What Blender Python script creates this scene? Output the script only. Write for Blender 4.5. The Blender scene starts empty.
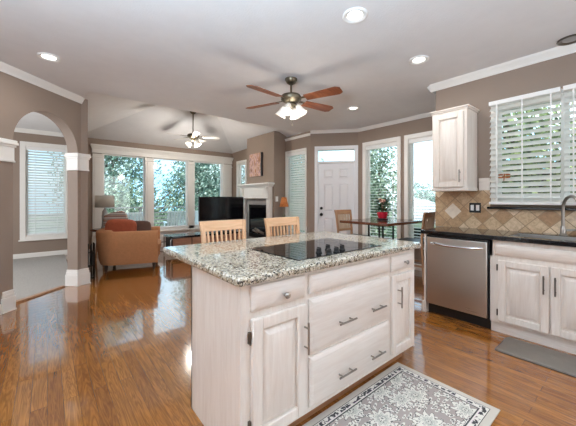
import bpy, bmesh, math, random
from mathutils import Vector, Matrix
R = math.radians
PI = math.pi
SC = bpy.context.scene
COL = SC.collection

# ------------------------------------------------------------------ camera
FPX = 292.0
cam_d = bpy.data.cameras.new('camera')
cam_d.sensor_fit = 'HORIZONTAL'; cam_d.sensor_width = 36.0
cam_d.lens = FPX / 576.0 * 36.0
cam_d.shift_y = -14.0 / 576.0
cam_d.clip_start = 0.05; cam_d.clip_end = 300
cam = bpy.data.objects.new('camera', cam_d); COL.objects.link(cam)
cam.location = (0, 0, 1.26)
cam.rotation_euler = (R(90), 0, R(-39.5))
SC.camera = cam

# ------------------------------------------------------------------ colour management
SC.view_settings.view_transform = 'Standard'
SC.view_settings.look = 'None'
SC.view_settings.gamma = 1.0
SC.view_settings.exposure = 0.29
SC.view_settings.use_curve_mapping = False
try:
    SC.cycles.max_bounces = 10; SC.cycles.diffuse_bounces = 6
    SC.cycles.transparent_max_bounces = 24
    SC.cycles.sample_clamp_indirect = 6.0
    SC.cycles.caustics_reflective = False; SC.cycles.caustics_refractive = False
except Exception:
    pass

# ------------------------------------------------------------------ world and sun
world = bpy.data.worlds.new('sky'); SC.world = world
world.use_nodes = True
wn = world.node_tree.nodes; wl = world.node_tree.links
wn.clear()
w_out = wn.new('ShaderNodeOutputWorld'); w_bg = wn.new('ShaderNodeBackground')
w_tc = wn.new('ShaderNodeTexCoord'); w_no = wn.new('ShaderNodeTexNoise'); w_cr = wn.new('ShaderNodeValToRGB')
w_no.inputs['Scale'].default_value = 2.6; w_no.inputs['Detail'].default_value = 5
w_cr.color_ramp.elements[0].position = .42; w_cr.color_ramp.elements[0].color = (.29, .59, .87, 1)
w_cr.color_ramp.elements[1].position = .62; w_cr.color_ramp.elements[1].color = (.80, .92, 1.0, 1)
wl.new(w_tc.outputs['Generated'], w_no.inputs['Vector']); wl.new(w_no.outputs['Fac'], w_cr.inputs['Fac'])
wl.new(w_cr.outputs['Color'], w_bg.inputs['Color']); wl.new(w_bg.outputs['Background'], w_out.inputs['Surface'])
w_bg.inputs['Strength'].default_value = 2.7

def lamp(name, kind, loc, rot, energy, color=(1, 1, 1), **kw):
    d = bpy.data.lights.new(name, kind); d.energy = energy; d.color = color
    for k, v in kw.items():
        if k == 'portal': d.cycles.is_portal = v
        else: setattr(d, k, v)
    o = bpy.data.objects.new(name, d); COL.objects.link(o)
    o.location = loc; o.rotation_euler = rot
    return o

sun = lamp('sun', 'SUN', (0, -5, 12), (R(38), 0, R(-30)), 7.5, (1, .96, .88), angle=R(1.0))
# added fill lamps behind and beside the viewpoint; no windows are built there
lamp('rear_fill', 'AREA', (2.4, -2.30, 1.45), (R(90), 0, R(32)), 58, (.92, .95, 1), shape='RECTANGLE', size=2.6, size_y=2.1)
lamp('side_fill', 'AREA', (-2.40, 0.7, 1.45), (0, R(-90), 0), 28, (.92, .95, 1), shape='RECTANGLE', size=2.1, size_y=3.2)
lamp('dining_fill', 'AREA', (-2.40, 5.9, 1.5), (0, R(-90), 0), 75, (.94, .97, 1), shape='RECTANGLE', size=2.0, size_y=2.4)  # added unseen fill to brighten the dining room, wall is solid here
# added upward fill lamp beside the camera, out of view, to brighten the ceiling
lamp('bounce_fill', 'AREA', (-.6, .1, 1.58), (R(180), 0, 0), 280, (.64, .83, 1), shape='DISK', size=.6)
for nm, loc, rot, sx, sy in (('portal_far', (2.55, 8.19, 1.42), (R(-90), 0, 0), 3.3, 1.9),
                             ('portal_nook', (5.20, 2.85, 1.4), (0, R(90), 0), 1.9, 1.9),
                             ('portal_kitchen', (4.02, .48, 1.76), (0, R(90), 0), 1.2, 1.3),
                             ('portal_dining', (-.02, 8.45, 1.4), (R(-90), 0, 0), .8, 1.95)):
    lamp(nm, 'AREA', loc, rot, 1, shape='RECTANGLE', size=sx, size_y=sy, portal=True)

# ------------------------------------------------------------------ helpers
class MB:
    def __init__(s, M=None):
        s.v = []; s.f = []; s.M = M or Matrix.Identity(4)
    def p(s, *c):
        s.v.append(tuple(s.M @ Vector(c))); return len(s.v) - 1
    def quad(s, a, b, c, d):
        i = [s.p(*q) for q in (a, b, c, d)]; s.f.append(tuple(i)); return s
    def poly(s, pts):
        s.f.append(tuple(s.p(*q) for q in pts)); return s
    def box(s, x0, x1, y0, y1, z0, z1):
        i = [s.p(x, y, z) for z in (z0, z1) for x, y in ((x0, y0), (x1, y0), (x1, y1), (x0, y1))]
        for q in ((3, 2, 1, 0), (4, 5, 6, 7), (0, 1, 5, 4), (1, 2, 6, 5), (2, 3, 7, 6), (3, 0, 4, 7)):
            s.f.append(tuple(i[k] for k in q))
        return s
    def hexa(s, lo, hi):
        """lo, hi: four points each, both counter-clockwise seen from hi's side"""
        i = [s.p(*q) for q in lo] + [s.p(*q) for q in hi]
        for q in ((3, 2, 1, 0), (4, 5, 6, 7), (0, 1, 5, 4), (1, 2, 6, 5), (2, 3, 7, 6), (3, 0, 4, 7)):
            s.f.append(tuple(i[k] for k in q))
        return s
    def bar(s, a, b, w, h=None):
        h = h or w
        a = Vector(a); b = Vector(b); d = (b - a).normalized()
        up = Vector((0, 0, 1)) if abs(d.z) < .95 else Vector((0, 1, 0))
        x = d.cross(up).normalized(); y = x.cross(d).normalized()
        lo = [a + x * sx * w / 2 + y * sy * h / 2 for sx, sy in ((-1, -1), (1, -1), (1, 1), (-1, 1))]
        hi = [q + (b - a) for q in lo]
        s.hexa(lo, hi); return s
    def tube(s, pts, r, n=10, caps=True):
        pts = [Vector(q) for q in pts]
        rr = r if isinstance(r, (list, tuple)) else [r] * len(pts)
        rings = []; ref = None
        for k, q in enumerate(pts):
            d = (pts[min(k + 1, len(pts) - 1)] - pts[max(k - 1, 0)]).normalized()
            if ref is None:
                ref = Vector((0, 0, 1)) if abs(d.z) < .9 else Vector((1, 0, 0))
            x = d.cross(ref).normalized(); ref = x.cross(d).normalized()
            rings.append([s.p(*(q + (x * math.cos(2 * PI * j / n) + ref * math.sin(2 * PI * j / n)) * rr[k])) for j in range(n)])
        for a, b in zip(rings, rings[1:]):
            for j in range(n):
                s.f.append((a[j], b[j], b[(j + 1) % n], a[(j + 1) % n])[::-1])
        if caps:
            s.f.append(tuple(rings[0])); s.f.append(tuple(rings[-1][::-1]))
        return s
    def lathe(s, prof, c=(0, 0, 0), n=24, caps=True):
        rings = [[s.p(c[0] + r * math.cos(2 * PI * j / n), c[1] + r * math.sin(2 * PI * j / n), c[2] + z) for j in range(n)] for r, z in prof]
        for a, b in zip(rings, rings[1:]):
            for j in range(n):
                s.f.append((a[j], a[(j + 1) % n], b[(j + 1) % n], b[j]))
        if caps:
            s.f.append(tuple(rings[0][::-1])); s.f.append(tuple(rings[-1]))
        return s
    def extrude(s, prof, a, b, wdir):
        """profile (w, z) swept from a to b (horizontal), w along wdir"""
        a = Vector(a); b = Vector(b); w = Vector(wdir).normalized()
        A = [s.p(*(a + w * q[0] + Vector((0, 0, q[1])))) for q in prof]
        B = [s.p(*(b + w * q[0] + Vector((0, 0, q[1])))) for q in prof]
        n = len(prof)
        for j in range(n):
            s.f.append((A[j], B[j], B[(j + 1) % n], A[(j + 1) % n]))
        s.f.append(tuple(A[::-1])); s.f.append(tuple(B))
        return s
    def ellipsoid(s, c, r, nu=16, nv=10, e=1.0, M=None):
        def se(x): return math.copysign(abs(x) ** e, x)
        rings = []
        for i in range(1, nv):
            ph = -PI / 2 + PI * i / nv
            ring = []
            for j in range(nu):
                th = 2 * PI * j / nu
                q = Vector((r[0] * se(math.cos(ph)) * se(math.cos(th)), r[1] * se(math.cos(ph)) * se(math.sin(th)), r[2] * se(math.sin(ph))))
                if M: q = M @ q
                ring.append(s.p(*(Vector(c) + q)))
            rings.append(ring)
        bq = Vector((0, 0, -r[2])); tq = Vector((0, 0, r[2]))
        if M: bq = M @ bq; tq = M @ tq
        b = s.p(*(Vector(c) + bq)); t = s.p(*(Vector(c) + tq))
        for a, d in zip(rings, rings[1:]):
            for j in range(nu): s.f.append((a[j], a[(j + 1) % nu], d[(j + 1) % nu], d[j]))
        for j in range(nu):
            s.f.append((b, rings[0][(j + 1) % nu], rings[0][j])); s.f.append((t, rings[-1][j], rings[-1][(j + 1) % nu]))
        return s

def root_loc(o):
    while o.parent: o = o.parent
    return o['_loc'] if '_loc' in o else (0, 0, 0)

BASE = {}
def part(name, mb, mat, parent=None, bevel=0, smooth=True, label=None, solid=0, angle=35, world=True, subsurf=0):
    me = bpy.data.meshes.new(name)
    off = Vector((0, 0, 0))
    if parent is not None and world:
        q = parent
        while q.parent: q = q.parent
        off = BASE.get(q.name, Vector((0, 0, 0)))
    me.from_pydata([tuple(Vector(v) - off) for v in mb.v], [], mb.f)
    bm = bmesh.new(); bm.from_mesh(me)
    bmesh.ops.recalc_face_normals(bm, faces=bm.faces)
    bm.to_mesh(me); bm.free()
    me.materials.append(mat)
    if smooth:
        me.polygons.foreach_set('use_smooth', [True] * len(me.polygons))
        me.set_sharp_from_angle(angle=R(angle))
    o = bpy.data.objects.new(name, me); COL.objects.link(o)
    if parent is not None: o.parent = parent
    if label: o['label'] = label
    if solid:
        m = o.modifiers.new('solid', 'SOLIDIFY'); m.thickness = solid
    if bevel:
        m = o.modifiers.new('bevel', 'BEVEL'); m.width = bevel; m.segments = 2; m.limit_method = 'ANGLE'; m.angle_limit = R(40)
    if subsurf:
        m = o.modifiers.new('sub', 'SUBSURF'); m.levels = subsurf; m.render_levels = subsurf
    return o

def thing(name, label, cat, loc=(0, 0, 0), rz=0.0, group=None):
    o = bpy.data.objects.new(name, None); COL.objects.link(o)
    o.empty_display_size = .1
    o.location = loc; o.rotation_euler = (0, 0, rz)
    o['label'] = label; o['category'] = cat
    if group: o['group'] = group
    BASE[o.name] = Vector(loc)
    return o

def tag(o, label, cat, group=None):
    o['label'] = label; o['category'] = cat
    if group: o['group'] = group
    return o

def struct(name, mb, mat, **kw):
    o = part(name, mb, mat, **kw); o['kind'] = 'structure'; return o

def copy_tree(src, loc, rz=None, label=None):
    def rec(o, parent):
        c = o.copy(); COL.objects.link(c)
        if parent is not None: c.parent = parent
        for ch in list(o.children): rec(ch, c)
        return c
    c = rec(src, None); c.location = loc
    if rz is not None: c.rotation_euler = (0, 0, rz)
    if label: c['label'] = label
    BASE[c.name] = Vector(loc)
    return c

# ------------------------------------------------------------------ materials
def srgb(r, g, b):
    f = lambda c: (c / 255 / 12.92) if c / 255 <= .04045 else ((c / 255 + .055) / 1.055) ** 2.4
    return (f(r), f(g), f(b), 1)

class Mat:
    def __init__(s, name, color=(.8, .8, .8, 1), rough=.5, metal=0, **kw):
        s.m = bpy.data.materials.new(name); s.m.use_nodes = True
        s.n = s.m.node_tree.nodes; s.l = s.m.node_tree.links
        s.b = s.n['Principled BSDF']; s.out = s.n['Material Output']
        s.b.inputs['Base Color'].default_value = color
        s.b.inputs['Roughness'].default_value = rough; s.b.inputs['Metallic'].default_value = metal
        for k, v in kw.items(): s.b.inputs[k].default_value = v
        s.tc = None
    def node(s, t, **kw):
        n = s.n.new(t)
        for k, v in kw.items(): setattr(n, k, v)
        return n
    def coord(s, scale=(1, 1, 1), rot=(0, 0, 0), loc=(0, 0, 0), src='Object'):
        if not s.tc: s.tc = s.node('ShaderNodeTexCoord')
        m = s.node('ShaderNodeMapping'); m.inputs['Scale'].default_value = scale
        m.inputs['Rotation'].default_value = rot; m.inputs['Location'].default_value = loc
        s.l.new(s.tc.outputs[src], m.inputs['Vector']); return m.outputs['Vector']
    def noise(s, vec, scale, detail=4, rough=.55, dist=0):
        n = s.node('ShaderNodeTexNoise'); n.inputs['Scale'].default_value = scale
        n.inputs['Detail'].default_value = detail; n.inputs['Roughness'].default_value = rough
        n.inputs['Distortion'].default_value = dist
        s.l.new(vec, n.inputs['Vector']); return n.outputs['Fac']
    def voro(s, vec, scale, feature='F1', out='Distance', rnd=1.0):
        n = s.node('ShaderNodeTexVoronoi', feature=feature); n.inputs['Scale'].default_value = scale
        n.inputs['Randomness'].default_value = rnd
        s.l.new(vec, n.inputs['Vector']); return n.outputs[out]
    def ramp(s, fac, stops, interp='LINEAR'):
        r = s.node('ShaderNodeValToRGB'); r.color_ramp.interpolation = interp
        e = r.color_ramp.elements
        while len(e) < len(stops): e.new(.5)
        for k, (p, c) in enumerate(stops):
            e[k].position = p; e[k].color = c if len(c) == 4 else (*c, 1)
        s.l.new(fac, r.inputs['Fac']); return r.outputs['Color']
    def mix(s, a, b, fac, mode='MIX'):
        m = s.node('ShaderNodeMix', data_type='RGBA', blend_type=mode)
        for v, i in ((fac, 0), (a, 6), (b, 7)):
            if isinstance(v, (int, float, tuple, list)): m.inputs[i].default_value = v
            else: s.l.new(v, m.inputs[i])
        return m.outputs[2]
    def math(s, op, a, b=0.0, c=None):
        m = s.node('ShaderNodeMath', operation=op)
        for i, v in enumerate((a, b, c)):
            if v is None: continue
            if isinstance(v, (int, float)): m.inputs[i].default_value = v
            else: s.l.new(v, m.inputs[i])
        return m.outputs[0]
    def color(s, c): s.l.new(c, s.b.inputs['Base Color']); return s
    def rough(s, f): s.l.new(f, s.b.inputs['Roughness']); return s
    def bump(s, h, strength=.2, dist=.01):
        b = s.node('ShaderNodeBump'); b.inputs['Strength'].default_value = strength; b.inputs['Distance'].default_value = dist
        s.l.new(h, b.inputs['Height']); s.l.new(b.outputs['Normal'], s.b.inputs['Normal']); return s

def plain(name, c, rough=.5, metal=0, vary=.06, scale=9, bump=0, bscale=60, **kw):
    m = Mat(name, c, rough, metal, **kw)
    v = m.coord()
    d = tuple(max(0, x * (1 - vary)) for x in c[:3]) + (1,)
    l = tuple(min(1, x * (1 + vary)) for x in c[:3]) + (1,)
    m.color(m.ramp(m.noise(v, scale), [(.3, d), (.7, l)]))
    if bump: m.bump(m.noise(v, bscale, 5), bump, .004)
    return m.m

def grained(name, c1, c2, axis, rough=.4, scale=7, stretch=.09, **kw):
    m = Mat(name, c1, rough, **kw)
    sc = [1, 1, 1]; sc['xyz'.index(axis)] = stretch
    v = m.coord(scale=tuple(sc))
    a = m.noise(v, scale * 6, 6, .65, .6); b = m.noise(v, scale, 3, .5, 1.2)
    g = m.math('ADD', m.math('MULTIPLY', a, .65), m.math('MULTIPLY', b, .35))
    m.color(m.ramp(g, [(.36, c2), (.6, c1)])).bump(a, .06, .002)
    return m.m

M_wall = plain('taupe_paint', srgb(147, 130, 117), .7, vary=.025, scale=3, bump=.10, bscale=160)
M_ceil = plain('ceiling_white', srgb(226, 226, 227), .9, vary=.02, scale=6, bump=.55, bscale=70)
M_trim = plain('trim_white', srgb(236, 234, 229), .35, vary=.015)
M_white = plain('white_satin', srgb(240, 240, 238), .3, vary=.012)
M_bright = plain('door_white', srgb(232, 233, 236), .35, vary=.015)
M_cab_v = grained('pickled_oak_upright', srgb(234, 227, 219), srgb(222, 212, 202), 'z', .42, 8)
M_cab_x = grained('pickled_oak_crosswise', srgb(233, 227, 220), srgb(222, 213, 204), 'x', .42, 8)
M_cab_y = grained('pickled_oak_along', srgb(234, 227, 219), srgb(222, 212, 202), 'y', .42, 8)
M_nickel = plain('brushed_nickel', srgb(158, 152, 145), .3, 1.0, vary=.05, scale=30)
M_pewter = plain('dark_pewter', srgb(120, 114, 106), .35, 1.0, vary=.08, scale=30)
M_black = plain('black_plastic', srgb(18, 18, 20), .35, vary=.2)
M_iron = plain('black_iron', srgb(30, 27, 25), .45, .6, vary=.2)
M_bronze = plain('antique_bronze', srgb(112, 104, 88), .35, .9, vary=.15, scale=20)
M_chrome = plain('polished_chrome', srgb(225, 226, 228), .08, 1.0, vary=.02)
M_tan = plain('tan_upholstery', srgb(182, 128, 86), .85, vary=.07, scale=24, bump=.25, bscale=220)
M_rust = plain('rust_fabric', srgb(166, 84, 56), .9, vary=.12, scale=16, bump=.25, bscale=200)
M_brown = plain('brown_fabric', srgb(104, 78, 66), .9, vary=.14, scale=16, bump=.25, bscale=200)
M_seatpad = plain('dark_seat_leather', srgb(52, 44, 40), .5, vary=.15)
M_maple = grained('light_maple', srgb(232, 190, 150), srgb(212, 164, 122), 'z', .35, 6)
M_maple_x = grained('light_maple_rail', srgb(234, 192, 152), srgb(214, 166, 124), 'x', .35, 6)
M_walnut = grained('brown_oak', srgb(182, 140, 106), srgb(146, 106, 76), 'z', .4, 6)
M_walnut_x = grained('brown_oak_rail', srgb(178, 132, 94), srgb(140, 98, 66), 'x', .4, 6)
M_beige = plain('beige_slat', srgb(196, 170, 146), .5, vary=.1)
M_tabletop = grained('cherry_tabletop', srgb(112, 66, 44), srgb(72, 40, 28), 'x', .12, 6)
M_blade = grained('fan_blade_cherry', srgb(158, 96, 62), srgb(104, 56, 36), 'x', .3, 7)
M_standwood = grained('rustic_drawer_wood', srgb(172, 126, 98), srgb(124, 86, 64), 'x', .5, 6)
M_leaf_in = plain('dark_green_leaf', srgb(48, 84, 44), .4, vary=.3, scale=40)
M_petal = plain('peach_petal', srgb(232, 178, 160), .6, vary=.1, scale=40)
M_pot = plain('red_glazed_pot', srgb(196, 40, 62), .2, vary=.06)
M_potdark = plain('dark_saucer', srgb(44, 40, 44), .3, vary=.1)
M_bark = plain('tree_bark', srgb(92, 80, 68), .9, vary=.25, scale=14, bump=.5, bscale=30)
M_mat = plain('grey_floor_mat', srgb(116, 107, 98), .75, vary=.05, scale=12, bump=.35, bscale=190)
M_matedge = plain('mat_edge', srgb(58, 54, 50), .7)
M_screen = plain('screen_glass', srgb(16, 17, 22), .12, vary=.1)
M_firebox = plain('soot_black', srgb(24, 23, 23), .6, vary=.3)
M_ember = plain('ceramic_log', srgb(112, 100, 90), .9, vary=.4, scale=14)
M_slate = plain('grey_stone_surround', srgb(168, 166, 164), .4, vary=.12, scale=7)
M_amber = Mat('amber_shade', srgb(196, 118, 56), .7)
M_lens = Mat('lit_lens', (1, 1, 1, 1), .5); M_lens.b.inputs['Emission Color'].default_value = (1, .95, .86, 1); M_lens.b.inputs['Emission Strength'].default_value = 4
M_bellglass = Mat('frosted_glass_lit', (.95, .93, .88, 1), .35); M_bellglass.b.inputs['Emission Color'].default_value = (1, .90, .72, 1); M_bellglass.b.inputs['Emission Strength'].default_value = .18
M_bellglass.color(M_bellglass.ramp(M_bellglass.noise(M_bellglass.coord(), 30), [(.3, (.86, .83, .77, 1)), (.7, (.97, .95, .9, 1))]))
v = M_amber.coord(); M_amber.color(M_amber.ramp(M_amber.voro(v, 40), [(.1, srgb(120, 62, 28)), (.6, srgb(186, 116, 60))]))
M_amber.b.inputs['Emission Color'].default_value = srgb(196, 110, 50); M_amber.b.inputs['Emission Strength'].default_value = .12

def steel(name, c, axis):
    m = Mat(name, c, .32, 1.0)
    sc = [1, 1, 1]; sc['xyz'.index(axis)] = .02
    n = m.noise(m.coord(scale=tuple(sc)), 160, 3)
    m.rough(m.math('MULTIPLY_ADD', n, .12, .24))
    return m.m
M_steel = steel('stainless_steel', srgb(214, 210, 206), 'y')
M_sink = steel('sink_steel', srgb(190, 190, 188), 'x')

def glass_mat(name, tint=(.96, .99, .98, 1), gloss=.08):
    m = Mat(name); m.n.remove(m.b)
    t = m.node('ShaderNodeBsdfTransparent'); t.inputs['Color'].default_value = tint
    g = m.node('ShaderNodeBsdfGlossy'); g.inputs['Roughness'].default_value = .02
    mx = m.node('ShaderNodeMixShader')
    lw = m.node('ShaderNodeLayerWeight'); lw.inputs['Blend'].default_value = .25
    f = m.math('MULTIPLY_ADD', lw.outputs['Fresnel'], .6, gloss * .3)
    m.l.new(f, mx.inputs[0]); m.l.new(t.outputs[0], mx.inputs[1]); m.l.new(g.outputs[0], mx.inputs[2])
    m.l.new(mx.outputs[0], m.out.inputs['Surface']); return m.m
M_glass = glass_mat('window_glass')

def translucent(name, c, amt=.35, rough=.5):
    m = Mat(name, c, rough)
    v = m.coord(); m.color(m.ramp(m.noise(v, 12), [(.3, tuple(x * .97 for x in c[:3])), (.7, c)]))
    t = m.node('ShaderNodeBsdfTranslucent'); t.inputs['Color'].default_value = c
    mx = m.node('ShaderNodeMixShader'); mx.inputs[0].default_value = amt
    m.l.new(m.b.outputs[0], mx.inputs[1]); m.l.new(t.outputs[0], mx.inputs[2]); m.l.new(mx.outputs[0], m.out.inputs['Surface'])
    return m.m
M_slat = translucent('blind_slat_white', srgb(246, 246, 244), .5, .4)
M_drum = translucent('linen_drum_shade', srgb(228, 224, 216), .55, .8)

def leaf_mat(name, c1, c2, c3):
    m = Mat(name, c1, .55)
    info = m.node('ShaderNodeNewGeometry')
    col = m.ramp(info.outputs['Random Per Island'], [(0, c1), (.5, c2), (1, c3)])
    m.color(col)
    t = m.node('ShaderNodeBsdfTranslucent'); m.l.new(col, t.inputs['Color'])
    mx = m.node('ShaderNodeMixShader'); mx.inputs[0].default_value = .35
    m.l.new(m.b.outputs[0], mx.inputs[1]); m.l.new(t.outputs[0], mx.inputs[2]); m.l.new(mx.outputs[0], m.out.inputs['Surface'])
    return m.m
M_leafA = leaf_mat('green_leaves', srgb(70, 92, 72), srgb(120, 140, 116), srgb(190, 204, 186))
M_leafB = leaf_mat('cool_green_leaves', srgb(70, 96, 86), srgb(116, 142, 128), srgb(190, 206, 196))
M_leafC = leaf_mat('yellow_green_leaves', srgb(66, 80, 52), srgb(122, 134, 90), srgb(192, 200, 146))

# hardwood
m = Mat('oak_strip_floor', rough=.2)
v = m.coord(rot=(0, 0, R(90)))
br = m.node('ShaderNodeTexBrick', offset=.37, offset_frequency=2, squash=1.0)
br.inputs['Scale'].default_value = 1.0; br.inputs['Brick Width'].default_value = 1.15; br.inputs['Row Height'].default_value = .078
br.inputs['Mortar Size'].default_value = .0011; br.inputs['Mortar Smooth'].default_value = .3; br.inputs['Bias'].default_value = 0
br.inputs['Color1'].default_value = (0, 0, 0, 1); br.inputs['Color2'].default_value = (1, 1, 1, 1); br.inputs['Mortar'].default_value = (.4, .4, .4, 1)
m.l.new(v, br.inputs['Vector'])
tone = m.ramp(br.outputs['Color'], [(0, srgb(142, 87, 36)), (.35, srgb(153, 96, 41)), (.7, srgb(159, 102, 45)), (1, srgb(168, 111, 52))])
vg = m.coord(scale=(1, .07, 1))
# shift the grain from strip to strip
add = m.node('ShaderNodeVectorMath', operation='ADD'); m.l.new(vg, add.inputs[0])
sc3 = m.node('ShaderNodeVectorMath', operation='SCALE'); m.l.new(br.outputs['Color'], sc3.inputs[0]); sc3.inputs['Scale'].default_value = 7.0
m.l.new(sc3.outputs[0], add.inputs[1])
g1 = m.noise(add.outputs[0], 46, 6, .62, .8); g2 = m.noise(add.outputs[0], 11, 3, .5, 2.4)
ring = m.math('FRACT', m.math('MULTIPLY', g2, 9.0))
ring = m.math('ABSOLUTE', m.math('SUBTRACT', ring, .5))
dark = m.ramp(m.math('ADD', m.math('MULTIPLY', g1, .62), m.math('MULTIPLY', ring, .5)), [(.30, (.42, .34, .28, 1)), (.60, (1.05, 1.05, 1.05, 1))])
col = m.mix(tone, dark, .75, 'MULTIPLY')
col = m.mix(col, srgb(70, 40, 24), m.math('MULTIPLY', br.outputs['Fac'], .75))
m.color(col); m.rough(m.math('MULTIPLY_ADD', g1, .08, .10))
m.bump(m.math('SUBTRACT', m.noise(m.coord(), 5, 2), m.math('MULTIPLY', br.outputs['Fac'], .6)), .014, .01)
m.b.inputs['Coat Weight'].default_value = .8; m.b.inputs['Coat Roughness'].default_value = .035; m.b.inputs['Specular IOR Level'].default_value = .3
M_floor = m.m

m = Mat('grey_carpet', rough=.95); v = m.coord()
m.color(m.ramp(m.noise(v, 90, 5), [(.3, srgb(150, 147, 142)), (.7, srgb(188, 185, 180))])).bump(m.noise(v, 220, 3), .5, .01)
M_carpet = m.m

# speckled granite
m = Mat('speckled_granite', rough=.07); v = m.coord()
n1 = m.voro(v, 135, 'F1', 'Color'); sep = m.node('ShaderNodeSeparateColor'); m.l.new(n1, sep.inputs[0])
base = m.ramp(sep.outputs[0], [(0, srgb(40, 37, 35)), (.15, srgb(104, 97, 86)), (.28, srgb(158, 147, 126)), (.46, srgb(190, 181, 161)), (.68, srgb(214, 209, 196)), (.9, srgb(168, 158, 138))], 'CONSTANT')
blot = m.ramp(m.noise(v, 72, 5, .7), [(.55, (0, 0, 0, 1)), (.64, (1, 1, 1, 1))])
base = m.mix(base, srgb(56, 51, 46), m.math('MULTIPLY', blot, .8))
pale = m.ramp(m.noise(v, 40, 4, .6), [(.52, (0, 0, 0, 1)), (.62, (1, 1, 1, 1))])
base = m.mix(base, srgb(222, 216, 202), m.math('MULTIPLY', pale, .5))
fine = m.ramp(m.voro(v, 210, 'F1', 'Distance'), [(.10, srgb(40, 38, 36)), (.22, (1, 1, 1, 1))])
m.color(m.mix(base, fine, .35, 'MULTIPLY')); M_granite = m.m

m = Mat('black_granite', rough=.06); v = m.coord()
m.color(m.ramp(m.noise(v, 240, 3, .7), [(.55, srgb(14, 14, 16)), (.72, srgb(70, 70, 74))])); M_blackstone = m.m

m = Mat('black_ceramic_glass', rough=.03); v = m.coord()
m.color(m.ramp(m.noise(v, 300, 2), [(.4, srgb(14, 14, 16)), (.8, srgb(24, 24, 27))])); M_cooktop = m.m

# travertine laid on the diagonal (wall lies in the y-z plane)
m = Mat('diagonal_travertine', rough=.42)
v0 = m.coord(); sx = m.node('ShaderNodeSeparateXYZ'); m.l.new(v0, sx.inputs[0])
cb = m.node('ShaderNodeCombineXYZ')
m.l.new(m.math('MULTIPLY', m.math('ADD', sx.outputs['Y'], sx.outputs['Z']), .7071), cb.inputs[0])
m.l.new(m.math('MULTIPLY', m.math('SUBTRACT', sx.outputs['Z'], sx.outputs['Y']), .7071), cb.inputs[1])
br = m.node('ShaderNodeTexBrick', offset=0.0, squash=1.0)
br.inputs['Scale'].default_value = 1; br.inputs['Brick Width'].default_value = .138; br.inputs['Row Height'].default_value = .138
br.inputs['Mortar Size'].default_value = .004; br.inputs['Color1'].default_value = (0, 0, 0, 1); br.inputs['Color2'].default_value = (1, 1, 1, 1)
m.l.new(cb.outputs[0], br.inputs['Vector'])
tone = m.ramp(br.outputs['Color'], [(0, srgb(166, 130, 94)), (.5, srgb(198, 168, 132)), (1, srgb(226, 206, 178))])
cloud = m.ramp(m.noise(v0, 24, 6, .75, .8), [(.34, (.62, .54, .46, 1)), (.6, (1.06, 1.05, 1.03, 1))])
c = m.mix(tone, cloud, .8, 'MULTIPLY'); c = m.mix(c, srgb(150, 124, 96), br.outputs['Fac'])
m.color(c).bump(m.math('SUBTRACT', m.noise(v0, 60, 4), br.outputs['Fac']), .15, .004); M_tile = m.m
M_deco = plain('cream_accent_tile', srgb(226, 214, 196), .4, vary=.08, scale=30)

# rug: taupe ground, cream flowers with charcoal outlines, patterned border
RUGX, RUGY = 1.42, .66
m = Mat('floral_rug', rough=.95); v0 = m.coord()
wob = m.node('ShaderNodeTexNoise'); wob.inputs['Scale'].default_value = 13; wob.inputs['Detail'].default_value = 3; m.l.new(v0, wob.inputs['Vector'])
wsub = m.node('ShaderNodeVectorMath', operation='SUBTRACT'); m.l.new(wob.outputs['Color'], wsub.inputs[0]); wsub.inputs[1].default_value = (.5, .5, .5)
wsc = m.node('ShaderNodeVectorMath', operation='SCALE'); m.l.new(wsub.outputs[0], wsc.inputs[0]); wsc.inputs['Scale'].default_value = .05
vv = m.node('ShaderNodeVectorMath', operation='ADD'); m.l.new(v0, vv.inputs[0]); m.l.new(wsc.outputs[0], vv.inputs[1]); vw = vv.outputs[0]
def flowers(scale, petals, rad, amp, rnd):
    flat = m.node('ShaderNodeVectorMath', operation='MULTIPLY'); m.l.new(vw, flat.inputs[0]); flat.inputs[1].default_value = (1, 1, 0)
    n = m.node('ShaderNodeTexVoronoi', feature='F1', voronoi_dimensions='2D'); n.inputs['Scale'].default_value = scale; n.inputs['Randomness'].default_value = rnd
    m.l.new(flat.outputs[0], n.inputs['Vector'])
    sb = m.node('ShaderNodeVectorMath', operation='SUBTRACT'); m.l.new(flat.outputs[0], sb.inputs[0]); m.l.new(n.outputs['Position'], sb.inputs[1])
    sp = m.node('ShaderNodeSeparateXYZ'); m.l.new(sb.outputs[0], sp.inputs[0])
    ang = m.math('ARCTAN2', sp.outputs['Y'], sp.outputs['X'])
    r = m.math('DIVIDE', n.outputs['Distance'], rad)
    pet = m.math('MULTIPLY_ADD', m.math('COSINE', m.math('MULTIPLY', ang, petals)), amp, 1 - amp)
    return m.math('DIVIDE', r, pet)
K0 = (0, 0, 0, 1); K1 = (1, 1, 1, 1)
f1 = flowers(4.6, 9, .40, .20, .55)
f2 = flowers(13, 5, .44, .28, 1.0)
f3 = flowers(21, 2, .46, .5, 1.0)
ground = srgb(160, 148, 141); cream = srgb(222, 218, 208); char = srgb(58, 56, 58); sage = srgb(188, 188, 178)
c = m.mix(ground, m.ramp(f3, [(.0, char), (.34, char), (.42, cream), (.85, cream)], 'CONSTANT'), m.ramp(f3, [(0, K1), (.95, K0)], 'CONSTANT'))
c = m.mix(c, m.ramp(f2, [(0, char), (.22, cream), (.80, char)], 'CONSTANT'), m.ramp(f2, [(0, K1), (.97, K0)], 'CONSTANT'))
c = m.mix(c, m.ramp(f1, [(0, char), (.08, cream), (.22, char), (.27, sage), (.48, cream), (.56, char), (.60, cream), (.92, char)], 'CONSTANT'), m.ramp(f1, [(0, K1), (.99, K0)], 'CONSTANT'))
sp = m.node('ShaderNodeSeparateXYZ'); m.l.new(v0, sp.inputs[0])
ex = m.math('SUBTRACT', RUGX / 2, m.math('ABSOLUTE', sp.outputs['X'])); ey = m.math('SUBTRACT', RUGY / 2, m.math('ABSOLUTE', sp.outputs['Y']))
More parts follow.
